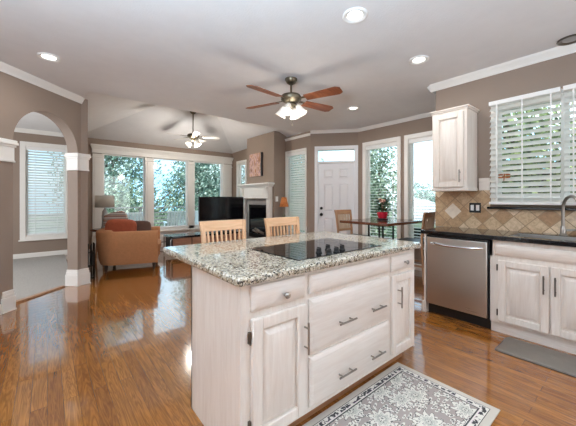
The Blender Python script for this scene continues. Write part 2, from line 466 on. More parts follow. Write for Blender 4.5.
ed = m.math('MINIMUM', ex, ey)
chk = m.math('GREATER_THAN', m.noise(v0, 42, 2), .5)
bordpat = m.mix(cream, char, chk)
bord = m.ramp(ed, [(0, srgb(200, 192, 180)), (.036, char), (.042, cream), (.048, (1, 0, 1, 1)), (.074, cream), (.080, char), (.087, ground)], 'CONSTANT')
inb = m.math('MULTIPLY', m.math('GREATER_THAN', ed, .048), m.math('LESS_THAN', ed, .074))
bc = m.mix(bord, bordpat, inb)
c = m.mix(bc, c, m.math('GREATER_THAN', ed, .090))
m.color(c).bump(m.noise(v0, 240, 2), .4, .006); M_rug = m.m

# abstract painting (wall in the y-z plane)
m = Mat('abstract_painting', rough=.55); v = m.coord(scale=(1, 2.6, 1))
a = m.noise(v, 4.2, 5, .6, 1.4)
c = m.ramp(a, [(.25, srgb(86, 50, 32)), (.4, srgb(158, 100, 60)), (.47, srgb(206, 170, 150)), (.55, srgb(190, 158, 160)), (.63, srgb(120, 74, 52)), (.75, srgb(226, 206, 170))])
m.color(c).bump(m.noise(v, 40), .2, .004); M_paint = m.m

m = Mat('striped_pillow', rough=.9); v = m.coord(); sx = m.node('ShaderNodeSeparateXYZ'); m.l.new(v, sx.inputs[0])
st = m.math('FRACT', m.math('MULTIPLY', sx.outputs['Z'], 13.0))
m.color(m.ramp(st, [(0, srgb(150, 136, 128)), (.4, srgb(196, 184, 174)), (.62, srgb(112, 92, 84)), (.8, srgb(170, 130, 110))], 'CONSTANT')); M_stripe = m.m

M_lawn = plain('lawn', srgb(112, 132, 92), .95, vary=.25, scale=2, bump=.5, bscale=20)
M_deck = grained('deck_boards', srgb(160, 152, 146), srgb(120, 112, 106), 'x', .8, 5)
M_rail = plain('deck_railing', srgb(96, 98, 100), .7, vary=.1)
M_roof = plain('grey_shingles', srgb(150, 150, 152), .9, vary=.14, scale=20)
M_siding = plain('pale_siding', srgb(222, 220, 214), .8, vary=.04)

# ------------------------------------------------------------------ plan dimensions
ZC = 2.74          # ceiling
XK = 3.88          # kitchen wall face
YK = 1.70          # end of kitchen wall
XR = 4.41          # living room wall with the fireplace
YR = 4.585         # where the angled door wall starts
XN = 5.07; YN = 3.82   # breakfast nook wall, end of door wall
YF = 8.05          # living room window wall
YD = 8.30          # dining room wall
YV = 4.85          # start of the vaulted ceiling
ZV = 2.66

def wall_boxes(mb, L, T, z0, z1, openings):
    """local frame: u along the wall 0..L, depth 0..T, cells without the openings"""
    us = sorted({0, L, *[o[0] for o in openings], *[o[1] for o in openings]})
    for a, b in zip(us, us[1:]):
        op = sorted([(o[2], o[3]) for o in openings if o[0] <= a + 1e-6 and o[1] >= b - 1e-6])
        z = z0
        for lo, hi in op:
            if lo > z + 1e-4: mb.box(a, b, 0, T, z, lo)
            z = hi
        if z < z1 - 1e-4: mb.box(a, b, 0, T, z, z1)
    return mb

def frame(origin, udir, ndir):
    """local x = udir, local y = ndir (into the wall, away from the room), z up"""
    u = Vector(udir).normalized(); n = Vector(ndir).normalized()
    M = Matrix.Identity(4)
    for i in range(3):
        M[i][0] = u[i]; M[i][1] = n[i]; M[i][2] = (0, 0, 1)[i]; M[i][3] = origin[i]
    return M

# ------------------------------------------------------------------ floor
struct('floor', MB().box(-2.6, 5.3, -2.6, 8.42, -.12, 0), M_floor)
mb = MB(); P2 = [(-2.6, 2.53), (.30, 5.43), (.30, 8.30), (-2.6, 8.30)]
mb.hexa([(x, y, 0.0) for x, y in P2], [(x, y, .014) for x, y in P2])
struct('floor_carpet', mb, M_carpet)

# ------------------------------------------------------------------ ceilings
mb = MB(); mb.box(-2.6, 5.3, -2.6, YV, ZC, ZC + .12); mb.box(-2.6, .44, YV, 8.42, ZC, ZC + .12)
struct('ceiling', mb, M_ceil)
mb = MB()
xa, xb, ya, yb = .40, XR + .12, YV, YF + .12
zr = 3.245; r0 = (1.80, 6.45, zr); r1 = (3.12, 6.45, zr)
zb = ZV - .10 * .42
A_, B_, C_, D_ = (xa, ya, ZC), (xb, ya, ZC), (xb, yb, zb), (xa, yb, zb)
mb.poly([A_, r0, r1, B_]); mb.poly([B_, r1, C_]); mb.poly([C_, r1, r0, D_]); mb.poly([D_, r0, A_])
o = struct('ceiling_vault', mb, M_ceil, smooth=False, solid=0)
mb = MB(); mb.box(xa - .1, xb + .1, ya - .05, yb + .1, zr + .05, zr + .12)
struct('ceiling_roof', mb, M_ceil)
mb = MB(); mb.box(XR, 5.3, YV, YV + .1, ZC, ZC + .12); 
struct('ceiling_edge', mb, M_ceil)

# ------------------------------------------------------------------ walls
WIN_K = (-.12, 1.085, 1.20, 2.33)
mb = MB(frame((XK, -2.6, 0), (0, 1, 0), (1, 0, 0)))
wall_boxes(mb, YK + 2.6, .12, 0, ZC, [(WIN_K[0] + 2.6 + .03, WIN_K[1] + 2.6 - .03, WIN_K[2] + .03, WIN_K[3] - .03)])
struct('wall_kitchen', mb, M_wall, smooth=False)
struct('wall_return', MB().box(XK + .12, XN + .12, YK - .12, YK, 0, ZC), M_wall, smooth=False)
N1 = (2.847, 3.697); N2 = (1.93, 2.778); NZ = (.39, 2.425)
mb = MB(frame((XN, YK, 0), (0, 1, 0), (1, 0, 0)))
wall_boxes(mb, YN - YK, .12, 0, ZC, [(a - YK + .05, b - YK - .05, NZ[0] + .05, NZ[1] - .05) for a, b in (N2, N1)])
struct('wall_nook', mb, M_wall, smooth=False)
pA = Vector((XN, YN, 0)); pB = Vector((XR, YR, 0)); LD = (pB - pA).length; uD = (pB - pA) / LD
nD = Vector((uD.y, -uD.x, 0)); 
if nD.dot(Vector((1, 1, 0))) < 0: nD = -nD
MD = frame(pA, uD, nD)
mb = MB(MD); wall_boxes(mb, LD, .12, 0, ZC, [(.055, LD - .155, 0, 2.33)])
struct('wall_door', mb, M_wall, smooth=False)
W1 = (4.70, 5.43); W0 = (7.20, 7.77); WZ = (.42, 2.39)
mb = MB(frame((XR, YR, 0), (0, 1, 0), (1, 0, 0)))
wall_boxes(mb, YF + .12 - YR, .12, 0, ZC, [(W1[0] - YR + .04, W1[1] - YR - .04, WZ[0] + .04, WZ[1] - .04), (W0[0] - YR + .06, W0[1] - YR - .06, WZ[0] + .06, WZ[1] - .06)])
struct('wall_right', mb, M_wall, smooth=False)
XCH, YC0, YC1 = 4.064, 5.44, 6.63
struct('wall_chimney', MB().box(XCH, XR + .02, YC0, YC1, 0, 2.84), M_wall, smooth=False)
FW = [(1.015, 1.92), (2.125, 3.012), (3.21, 4.07)]; FZ = (.50, 2.335)
mb = MB(frame((.38, YF, 0), (1, 0, 0), (0, 1, 0)))
wall_boxes(mb, XR + .12 - .38, .12, 0, ZC, [(a - .38, b - .38, *FZ) for a, b in FW])
struct('wall_far', mb, M_wall, smooth=False)
DW = (-.36, .33); DZ = (.46, 2.39)
mb = MB(frame((-2.6, YD, 0), (1, 0, 0), (0, 1, 0)))
wall_boxes(mb, 3.1, .12, 0, ZC, [(DW[0] + 2.6, DW[1] + 2.6, *DZ)])
struct('wall_dining', mb, M_wall, smooth=False)
struct('wall_partition', MB().box(.36, .48, 5.47, YD, 0, ZC), M_wall, smooth=False)
struct('wall_left', MB().box(-2.72, -2.6, -2.6, YD + .12, 0, ZC), M_wall, smooth=False)
struct('wall_rear', MB().box(-2.72, XK + .12, -2.72, -2.6, 0, ZC), M_wall, smooth=False)

# arch wall, at 45 degrees
PA = Vector((.30, 5.15, 0)); uA = Vector((1, 1, 0)).normalized(); nA = Vector((-1, 1, 0)).normalized()
MA = frame(PA, uA, nA); TA = .16
t0, t1, tl, tr, zs = -3.9, .235, -.85, .053, 1.925
tc = (tl + tr) / 2; ra = (tr - tl) / 2
mb = MB(MA)
mb.box(t0, tl, 0, TA, 0, ZC)
MI_ = MA.inverted(); e_ = MI_ @ Vector((.466, 5.255, 0))
pl = [(tr, 0), (.115, 0), (e_.x, e_.y), (.235, TA), (tr, TA)]
mb.hexa([(q[0], q[1], 0) for q in pl[:4]], [(q[0], q[1], ZC) for q in pl[:4]])
mb.hexa([(q[0], q[1], 0) for q in (pl[0], pl[3], pl[4], pl[4])][:4], [(q[0], q[1], ZC) for q in (pl[0], pl[3], pl[4], pl[4])][:4])
N = 32
for k in range(N):
    a0 = PI - PI * k / N; a1 = PI - PI * (k + 1) / N
    x0, z0 = tc + ra * math.cos(a0), zs + ra * math.sin(a0); x1, z1 = tc + ra * math.cos(a1), zs + ra * math.sin(a1)
    mb.quad((x0, 0, z0), (x1, 0, z1), (x1, 0, ZC), (x0, 0, ZC))
    mb.quad((x0, TA, z0), (x0, TA, ZC), (x1, TA, ZC), (x1, TA, z1))
    mb.quad((x0, 0, z0), (x0, TA, z0), (x1, TA, z1), (x1, 0, z1))
o = struct('wall_arch', mb, M_wall, smooth=False)

# ------------------------------------------------------------------ trim
crown = [(0, 0), (.010, 0), (.014, .016), (.026, .030), (.042, .056), (.048, .062), (.056, .085), (0, .085)]
def crown_run(name, pts, wdirs, z=ZC - .085, prof=crown):
    mb = MB()
    for (a, b), w in zip(zip(pts, pts[1:]), wdirs):
        mb.extrude(prof, (a[0], a[1], z), (b[0], b[1], z), (w[0], w[1], 0))
    return struct(name, mb, M_trim)
crown_run('trim_1', [(XK, -2.6), (XK, YK + .056), (XK + .6, YK)], [(-1, 0), (0, 1)])
a = MA @ Vector((t0, 0, 0)); b = MA @ Vector((.125, 0, 0))
crown_run('trim_2', [(a.x, a.y), (b.x, b.y)], [(-nA.x, -nA.y)])
crown_run('trim_3', [(XN, YK), (XN, YN)], [(-1, 0)], ZC - .066, [(q[0] * .7, q[1] * .776) for q in crown])
crown_run('trim_4', [(XN, YN), (XR, YR)], [(-nD.x, -nD.y)], ZC - .066, [(q[0] * .7, q[1] * .776) for q in crown])
crown_run('trim_5', [(XR, YR), (XR, YC0)], [(-1, 0)], ZV - .02, [(q[0] * .55, q[1] * .6) for q in crown])
crown_run('trim_6', [(-2.6, YD), (.36, YD)], [(0, -1)])
base_p = [(0, 0), (.016, 0), (.016, .085), (.010, .10), (0, .11)]
def base_run(name, a, b, w):
    return struct(name, MB().extrude(base_p, (*a, 0), (*b, 0), (*w, 0)), M_trim)
base_run('baseboard_dining', (-2.6, YD), (.36, YD), (0, -1))
base_run('baseboard_far', (.48, YF), (XR, YF), (0, -1))
base_run('baseboard_right', (XR, YC1), (XR, YF), (-1, 0))
base_run('baseboard_nook', (XN, YK), (XN, YN), (-1, 0))
mb = MB(MA); mb.box(t0, -.97, -.016, 0, 0, .11); struct('baseboard_arch', mb, M_trim)
# chair rail in the dining room
struct('trim_7', MB().box(-2.6, DW[0] - .09, YD - .022, YD, .83, .885), M_wall)
# capitals and plinths of the arch piers
def capital(name, a, b):
    mb = MB(MA)
    mb.box(a - .010, b + .010, -.010, TA + .010, 1.69, 1.85)
    mb.box(a - .022, b + .022, -.022, TA + .022, 1.845, 1.872)
    mb.box(a - .036, b + .036, -.036, TA + .036, 1.87, 1.898)
    mb.box(a - .028, b + .028, -.028, TA + .028, 1.896, 1.925)
    mb.box(a - .016, b + .016, -.016, TA + .016, 1.675, 1.695)
    struct(name, mb, M_trim, bevel=.004)
def offset_poly(P_, d):
    n_ = len(P_); out = []
    for k in range(n_):
        a_, b_, c_ = (Vector(P_[(k - 1) % n_]), Vector(P_[k]), Vector(P_[(k + 1) % n_]))
        e0 = (b_ - a_).normalized(); e1 = (c_ - b_).normalized()
        n0 = Vector((e0.y, -e0.x)); n1 = Vector((e1.y, -e1.x)); m_ = (n0 + n1).normalized()
        q = b_ + m_ * d / max(.4, m_.dot(n0)); out.append((q.x, q.y))
    return out
def stack(name, layers, bev):
    mb = MB(MA)
    for d, za, zb_ in layers:
        P_ = offset_poly(pl, d); n_ = len(P_)
        A = [mb.p(x, y, za) for x, y in P_]; B = [mb.p(x, y, zb_) for x, y in P_]
        for j in range(n_): mb.f.append((A[j], A[(j + 1) % n_], B[(j + 1) % n_], B[j]))
        mb.f.append(tuple(A[::-1])); mb.f.append(tuple(B))
    struct(name, mb, M_trim, bevel=bev)
stack('trim_8', [(.008, 1.69, 1.85), (.017, 1.845, 1.872), (.028, 1.87, 1.898), (.022, 1.896, 1.925), (.013, 1.675, 1.695)], .003)
capital('trim_9', -1.25, tl)
def plinth(name, a, b):
    mb = MB(MA)
    mb.box(a - .028, b + .022, -.028, TA + .028, 0, .02)
    mb.box(a - .022, b + .016, -.022, TA + .022, .018, .165)
    mb.box(a - .014, b + .010, -.014, TA + .014, .163, .20)
    mb.box(a - .008, b + .005, -.008, TA + .008, .198, .236)
    struct(name, mb, M_trim, bevel=.006)
stack('trim_10', [(.026, 0, .02), (.020, .018, .165), (.013, .163, .20), (.008, .198, .236)], .004); plinth('trim_11', -.955, tl)
mb = MB(MA); mb.box(tl + .04, tr - .04, .16, .225, 0, .018); struct('trim_12', mb, M_walnut)

# ------------------------------------------------------------------ windows
def window(n, M, w, z0, z1, casing=.06, depth=.12, sill=True, mid=False, sash=.035, mullion=None):
    """local: u 0..w across the casing's outside, y<0 into the room"""
    mb = MB(M)
    c = casing
    for (a, b, lo, hi) in ((0, c, z0, z1), (w - c, w, z0, z1), (c, w - c, z1 - c, z1), (c, w - c, z0, z0 + c)):
        mb.box(a, b, -.022, 0, lo, hi)
    # jamb lining
    for (a, b, lo, hi) in ((c - .006, c + .006, z0 + c, z1 - c), (w - c - .006, w - c + .006, z0 + c, z1 - c), (c, w - c, z1 - c - .012, z1 - c), (c, w - c, z0 + c, z0 + c + .012)):
        mb.box(a, b, -.005, depth - .01, lo, hi)
    root = struct('window_%d' % n, mb, M_trim, bevel=.003)
    s = MB(M); q = sash; a, b, lo, hi = c + .006, w - c - .006, z0 + c + .012, z1 - c - .012
    y0, y1 = depth - .06, depth - .025
    s.box(a, a + q, y0, y1, lo, hi); s.box(b - q, b, y0, y1, lo, hi); s.box(a + q, b - q, y0, y1, hi - q, hi); s.box(a + q, b - q, y0, y1, lo, lo + q)
    if mid: s.box(a + q, b - q, y0, y1, (lo + hi) / 2 - .02, (lo + hi) / 2 + .02)
    if mullion is not None: s.box(mullion - .03, mullion + .03, y0 - .02, y1, lo, hi)
    part('sash', s, M_white, root)
    g = MB(M); g.box(a + q * .6, b - q * .6, (y0 + y1) / 2 - .002, (y0 + y1) / 2 + .002, lo + q * .6, hi - q * .6)
    part('pane', g, M_glass, root, smooth=False)
    if sill:
        k = MB(M); k.box(-.02, w + .02, -.05, 0, z0 - .005, z0 + .022); part('sill', k, M_trim, root, bevel=.004)
    return root

# living room: three tall windows with pilasters and an entablature
for i, (a, b) in enumerate(FW):
    window(i + 1, frame((a - .03, YF, 0), (1, 0, 0), (0, 1, 0)), b - a + .06, FZ[0] - .03, FZ[1] + .03, casing=.03, sill=False, sash=.022)
mb = MB()
XA, XB = .77, XR - .015
def pil(mb, a, b):
    mb.box(a, b, YF - .030, YF, .11, 2.31)
    mb.box(a + .035, b - .035, YF - .040, YF - .028, .52, 2.20)
    mb.box(a - .008, b + .008, YF - .045, YF, .11, .40)
    mb.box(a - .012, b + .012, YF - .050, YF, 2.22, 2.25)
for a, b in ((.80, 1.0), (1.935, 2.11), (3.027, 3.195), (4.085, 4.375)): pil(mb, a, b)
struct('trim_13', mb, M_trim, bevel=.004)
mb = MB()
mb.box(XA + .02, XB - .01, YF - .045, YF, 2.325, 2.44)
for k, (d, za, zb_) in enumerate(((.060, 2.425, 2.45), (.075, 2.45, 2.475), (.10, 2.475, 2.52))):
    mb.box(XA - .01 * k + .01, XB, YF - d, YF, za, zb_)
struct('trim_14', mb, M_trim, bevel=.004)
mb = MB(); mb.box(.80, 4.375, YF - .075, YF, .40, .44); mb.box(1.03, 4.05, YF - .03, YF, .44, .52); mb.box(1.03, 4.05, YF - .022, YF, .14, .40)
struct('trim_15', mb, M_trim, bevel=.004)
# window beside the fireplace, and the one on its far side
window(4, frame((XR, W1[0], 0), (0, 1, 0), (1, 0, 0)), W1[1] - W1[0], *WZ, casing=.045)
window(5, frame((XR, W0[0], 0), (0, 1, 0), (1, 0, 0)), W0[1] - W0[0], *WZ, casing=.08)
# breakfast nook
window(6, frame((XN, N1[0], 0), (0, 1, 0), (1, 0, 0)), N1[1] - N1[0], *NZ, casing=.075)
window(7, frame((XN, N2[0], 0), (0, 1, 0), (1, 0, 0)), N2[1] - N2[0], *NZ, casing=.075)
# kitchen, dining
window(8, frame((XK, WIN_K[0], 0), (0, 1, 0), (1, 0, 0)), WIN_K[1] - WIN_K[0], WIN_K[2], WIN_K[3], casing=.035, sill=False, mullion=.602)
window(9, frame((DW[0] - .085, YD, 0), (1, 0, 0), (0, 1, 0)), DW[1] - DW[0] + .17, DZ[0] - .085, DZ[1] + .085, casing=.09)

# ------------------------------------------------------------------ entry door with transom
mb = MB(MD)
u0, u1 = .0, LD - .092
mb.box(u0, u0 + .07, -.022, 0, 0, 2.395); mb.box(u1 - .07, u1, -.022, 0, 0, 2.395); mb.box(u0 + .07, u1 - .07, -.022, 0, 2.32, 2.395)
mb.box(u0 + .056, u0 + .075, 0, .12, 0, 2.33); mb.box(u1 - .075, u1 - .064, 0, .12, 0, 2.33); mb.box(u0 + .07, u1 - .07, 0, .12, 2.31, 2.33)
mb.box(u0 + .075, u1 - .075, 0, .10, 2.035, 2.075)
door = struct('door_1', mb, M_bright, bevel=.003)
a, b = u0 + .078, u1 - .078; wd = b - a
s = MB(MD); s.box(a, b, .045, .085, .012, 2.03)
leaf = part('door_leaf', s, M_bright, door, bevel=.002)
pm = MB(MD)
def raised(mb, x0, x1, z0, z1, y, up=.008, inset=.03):
    """moulding ring and raised field on a face at depth y, facing -y"""
    for (p, q, lo, hi) in ((x0, x0 + .014, z0, z1), (x1 - .014, x1, z0, z1), (x0 + .014, x1 - .014, z0, z0 + .014), (x0 + .014, x1 - .014, z1 - .014, z1)):
        mb.box(p, q, y - up, y, lo, hi)
    mb.hexa([(x0 + .02, y, z0 + .02), (x1 - .02, y, z0 + .02), (x1 - .02, y, z1 - .02), (x0 + .02, y, z1 - .02)],
            [(x0 + .02 + inset, y - up, z0 + .02 + inset), (x1 - .02 - inset, y - up, z0 + .02 + inset), (x1 - .02 - inset, y - up, z1 - .02 - inset), (x0 + .02 + inset, y - up, z1 - .02 - inset)])
for (p, q) in ((a + .10, a + wd / 2 - .045), (a + wd / 2 + .045, b - .10)):
    for lo, hi in ((1.70, 1.92), (.98, 1.60), (.22, .86)):
        raised(pm, p, q, lo, hi, .045, .022, .03)
part('door_panels', pm, M_bright, leaf, bevel=.002)
s = MB(MD); s.box(a, b, .05, .056, 2.078, 2.308); part('transom_pane', s, M_glass, door, smooth=False)
ku = b - .065
s = MB(MD @ Matrix.Translation((ku, .045, .925)) @ Matrix.Rotation(R(90), 4, 'X'))
s.lathe([(.034, 0), (.034, .008), (.012, .012), (.012, .035), (.030, .042), (.033, .058), (.024, .070)], n=18); part('door_knob', s, M_iron, door)
s = MB(MD @ Matrix.Translation((ku, .045, 1.06)) @ Matrix.Rotation(R(90), 4, 'X'))
s.lathe([(.031, 0), (.031, .010), (.026, .018)], n=18); part('deadbolt', s, M_iron, door)

# ------------------------------------------------------------------ blinds
def blind(label, M, w, z0, z1, tilt, pitch=.056, depth=.056, y=-.045, tapes=(.12, .88), valance=.07, cord=None):
    """local: u 0..w, y<0 into the room; a thing of its own that hangs in or on a window"""
    b = M @ Vector((w / 2, y, z0))
    root = thing('window_blind', label, 'blind', tuple(b), 0, 'horizontal white window blinds')
    mb = MB(M); mb.box(0, w, y - depth / 2 - .012, y + depth / 2, z1 - valance, z1); part('headrail', mb, M_white, root, bevel=.004)
    sl = MB(M); z = z1 - valance - pitch * .6; ct, st = math.cos(tilt), math.sin(tilt)
    while z > z0 + .05:
        h = depth / 2
        lo = [(0.004, y - h * ct, z - h * st), (w - .004, y - h * ct, z - h * st), (w - .004, y + h * ct, z + h * st), (.004, y + h * ct, z + h * st)]
        sl.hexa([(q[0], q[1] + .0015 * st, q[2] - .0015 * ct) for q in lo], [(q[0], q[1] - .0015 * st, q[2] + .0015 * ct) for q in lo])
        z -= pitch
    part('slats', sl, M_slat, root, smooth=False)
    mb = MB(M); mb.box(0, w, y - depth / 2, y + depth / 2, z0, z0 + .028); part('bottom_rail', mb, M_white, root, bevel=.003)
    t = MB(M)
    for f in tapes:
        t.box(w * f - .006, w * f + .006, y - depth / 2 - .002, y - depth / 2, z0 + .02, z1 - valance)
    part('ladder_tapes', t, M_white, root, smooth=False)
    if cord:
        k = MB(M); k.tube([(cord, y - depth / 2 - .012, z1 - valance), (cord, y - depth / 2 - .014, cordz)], .004, 6); part('pull_cord', k, M_white, root)
    return root
cordz = 1.3
MK = frame((XK, 0, 0), (0, 1, 0), (1, 0, 0))
def Mk(y): return frame((XK, y, 0), (0, 1, 0), (1, 0, 0))
blind('white open blind over the half of the kitchen sink window nearest the upper cabinet', Mk(.497), .588, 1.20, 2.335, R(42), .060, .066, -.055, (.12, .5, .88), .045, .51)
blind('white open blind over the half of the kitchen sink window behind the faucet', Mk(-.12), .600, 1.20, 2.335, R(42), .060, .066, -.055, (.12, .5, .88), .045)
blind('white half open blind on tall nook window next to the white door', frame((XN, N1[0] + .085, 0), (0, 1, 0), (1, 0, 0)), N1[1] - N1[0] - .17, NZ[0] + .09, NZ[1] - .09, R(8), .055, .05, .03)
blind('white half open blind on tall nook window beside the upper cabinet', frame((XN, N2[0] + .085, 0), (0, 1, 0), (1, 0, 0)), N2[1] - N2[0] - .17, NZ[0] + .09, NZ[1] - .09, R(8), .055, .05, .03)
blind('white nearly closed blind on the window between fireplace and white door', frame((XR, W1[0] + .055, 0), (0, 1, 0), (1, 0, 0)), W1[1] - W1[0] - .11, WZ[0] + .06, WZ[1] - .06, R(52), .055, .06, .03)
blind('white nearly closed blind on the dining room window behind the arch', frame((DW[0] + .012, YD, 0), (1, 0, 0), (0, 1, 0)), DW[1] - DW[0] - .024, DZ[0] + .02, DZ[1] - .015, R(50), .056, .062, .03, (.22, .78))

# dragonfly ornament hanging on the kitchen blind
root = thing('dragonfly_ornament', 'small copper dragonfly ornament clipped to the kitchen window blind', 'ornament', (XK - .10, .945, 1.49))
mb = MB(); mb.tube([(XK - .100, 0.945, 1.452), (XK - .100, 0.942, 1.50), (XK - .100, 0.940, 1.53)], [.003, .007, .005], 8)
M_copper = plain('copper', srgb(150, 88, 46), .45, .6, vary=.15)
part('body', mb, M_copper, root)
for s_ in (-1, 1):
    for dz in (.012, -.010):
        w = MB(); w.ellipsoid((XK - .101, .942 + s_ * .030, 1.505 + dz * 1.3), (.002, .028, .009), 10, 6); part('wing', w, M_copper, root)

# ------------------------------------------------------------------ kitchen run: backsplash, counter, units
mb = MB(); mb.box(XK - .012, XK, 1.20, YK, .915, 1.365); mb.box(XK - .012, XK, -.10, 1.20, .915, 1.150); mb.box(XK - .012, XK, 1.095, 1.20, 1.150, 1.365)
struct('trim_16', mb, M_tile, smooth=False)
mb = MB(Matrix.Translation((XK - .013, 1.488, 1.112)) @ Matrix.Rotation(R(45), 4, 'X')); mb.box(-.003, .002, -.068, .068, -.068, .068)
tag(part('accent_tile', mb, M_deco, smooth=False), 'cream diamond accent tile on the backsplash above the dishwasher', 'tile')
struct('trim_17', MB().box(XK - .02, XK, 1.095, 1.205, 1.36, 1.50), M_cab_y, bevel=.003)
struct('trim_18', MB().box(XK - .055, XK - .001, -.14, 1.115, 1.150, 1.172), M_blackstone, bevel=.004)

XF = 3.27
def panel_part(name, M, x0, x1, z0, z1, matf, parent, th=.024, stile=.058, flat=False):
    """door or drawer front in local frame; face towards -y, back at y = 0"""
    mb = MB(M)
    if flat:
        mb.hexa([(x0, 0, z0), (x1, 0, z0), (x1, 0, z1), (x0, 0, z1)], [(x0, -th * .45, z0), (x1, -th * .45, z0), (x1, -th * .45, z1), (x0, -th * .45, z1)])
        e = .020
        mb.hexa([(x0, -th * .45, z0), (x1, -th * .45, z0), (x1, -th * .45, z1), (x0, -th * .45, z1)],
                [(x0 + e, -th, z0 + e), (x1 - e, -th, z0 + e), (x1 - e, -th, z1 - e), (x0 + e, -th, z1 - e)])
        return part(name, mb, matf, parent, bevel=.0015)
    for (a, b, lo, hi) in ((x0, x0 + stile, z0, z1), (x1 - stile, x1, z0, z1), (x0 + stile, x1 - stile, z0, z0 + stile), (x0 + stile, x1 - stile, z1 - stile, z1)):
        mb.box(a, b, -th, 0, lo, hi)
    d = part(name, mb, matf, parent, bevel=.0055)
    p = MB(M); a, b, lo, hi = x0 + stile, x1 - stile, z0 + stile, z1 - stile; g = .011; e = .026
    p.box(a, b, -th * .2, -.001, lo, hi)
    p.hexa([(a + g, -th * .2, lo + g), (b - g, -th * .2, lo + g), (b - g, -th * .2, hi - g), (a + g, -th * .2, hi - g)],
           [(a + g + e, -th * .95, lo + g + e), (b - g - e, -th * .95, lo + g + e), (b - g - e, -th * .95, hi - g - e), (a + g + e, -th * .95, hi - g - e)])
    part('raised_panel', p, matf, d, bevel=.0015)
    return d
def bar_handle(M, x, z, L, vertical, parent, mat=None, y=-.024):
    mb = MB(M); h = L / 2
    d = (0, 0, 1) if vertical else (1, 0, 0)
    e = [(x + d[0] * k, y - .032, z + d[2] * k) for k in (-h, h)]
    mb.tube(e, .0058, 10)
    for k in (-h * .62, h * .62):
        mb.tube([(x + d[0] * k, y + .001, z + d[2] * k), (x + d[0] * k, y - .032, z + d[2] * k)], .0045, 8)
    return part('handle', mb, mat or M_nickel, parent, label='brushed metal bar handle')
def knob(M, x, z, parent, y=-.024):
    mb = MB(M @ Matrix.Translation((x, y, z)) @ Matrix.Rotation(R(90), 4, 'X'))
    mb.lathe([(.008, -.001), (.006, .004), (.006, .014), (.014, .018), (.016, .024), (.013, .030), (.006, .032)], n=16)
    return part('knob', mb, M_nickel, parent, label='round metal knob')
def hinge(M, x, z, parent, y=0):
    mb = MB(M); mb.box(x - .006, x + .006, y - .012, y, z - .026, z + .026); mb.tube([(x, y - .014, z - .03), (x, y - .014, z + .03)], .005, 8)
    return part('hinge', mb, M_pewter, parent)

def Mx(y0): return frame((XF, y0, 0), (0, 1, 0), (1, 0, 0))   # local x = world y, faces -X
# sink base cabinet
MS = Mx(0)
root = thing('sink_base_cabinet', 'whitewashed sink base cabinet with two raised panel doors beside the dishwasher', 'cabinet', (3.58, .41, 0))
mb = MB(); mb.box(XF, XK - .014, -.07, .925, .10, .72); mb.box(XF, XF + .03, -.07, .925, .72, .873)
mb.box(XF, XK - .014, .905, .925, .72, .873); mb.box(XF, XK - .014, -.07, -.05, .72, .873)
part('carcass', mb, M_cab_v, root)
part('toe_board', MB().box(XF + .03, XF + .06, -.07, .925, 0, .10), M_cab_y, root)
panel_part('false_drawer_front', MS, .015, .885, .735, .835, M_cab_y, root, flat=True)
for (a, b, hx, kx) in ((.497, .858, .528, .867), (.125, .486, .455, .116)):
    d = panel_part('door', MS, a, b, .125, .690, M_cab_v, root)
    bar_handle(MS, hx, .535, .155, True, d, M_pewter)
    for z in (.20, .62): hinge(MS, kx, z, d)
# end panel left of the dishwasher
root = thing('cabinet_end_panel', 'whitewashed end panel closing the counter beside the dishwasher', 'panel', (3.56, 1.55, 0))
mb = MB(); mb.box(XF - .015, XK - .014, 1.532, 1.553, 0, .873); part('panel', mb, M_cab_v, root)
part('foot', MB().box(XF - .03, XF + .03, 1.5525, 1.572, 0, .12), M_cab_v, root, bevel=.004)

# dishwasher
root = thing('dishwasher', 'stainless steel dishwasher with curved bar handle under black counter', 'dishwasher', (3.56, 1.235, 0))
part('body', MB().box(XF + .02, XK - .02, .936, 1.528, .10, .865), M_black, root)
mb = MB(); mb.box(XF - .028, XF + .018, .945, 1.521, .115, .842); part('door', mb, M_steel, root, bevel=.006)
part('toe_panel', MB().box(XF + .045, XF + .065, .936, 1.528, 0.0, .112), M_black, root)
part('control_strip', MB().box(XF - .02, XF + .02, .945, 1.521, .845, .866), M_black, root)
mb = MB(); pts = []
for k in range(17):
    f = k / 16; y = .985 + .48 * f; bow = .055 * (1 - (2 * f - 1) ** 6)
    pts.append((XF - .026 - bow * .75, y, .782 - .010 * (1 - (2 * f - 1) ** 2)))
mb.tube(pts, .012, 10)
part('handle', mb, M_chrome, root, label='bright curved bar handle')

# black counter with sink cut-out
SX0, SX1, SY0, SY1 = 3.345, 3.70, -.02, .80
mb = MB()
mb.box(3.235, XK - .013, SY1, 1.585, .875, .915); mb.box(3.235, XK - .013, -.10, SY0, .875, .915)
mb.box(3.235, SX0, SY0, SY1, .875, .915); mb.box(SX1, XK - .013, SY0, SY1, .875, .915)
tag(part('countertop', mb, M_blackstone, bevel=.004), 'polished black granite countertop over the dishwasher and sink cabinet', 'countertop')
root = thing('kitchen_sink', 'stainless undermount sink set in the black granite counter', 'sink', (3.52, .39, .735))
mb = MB()
x0, x1, y0, y1 = SX0 + .002, SX1 - .002, SY0 + .002, SY1 - .002
mb.box(x0, x0 + .012, y0, y1, .74, .912); mb.box(x1 - .012, x1, y0, y1, .74, .912)
mb.box(x0, x1, y0, y0 + .012, .74, .912); mb.box(x0, x1, y1 - .012, y1, .74, .912); mb.box(x0, x1, y0, y1, .735, .75)
part('basin', mb, M_sink, root)
mb = MB(); mb.lathe([(.045, .750), (.045, .753), (.03, .754)], (3.52, .39, 0), 20); part('drain', mb, M_chrome, root)
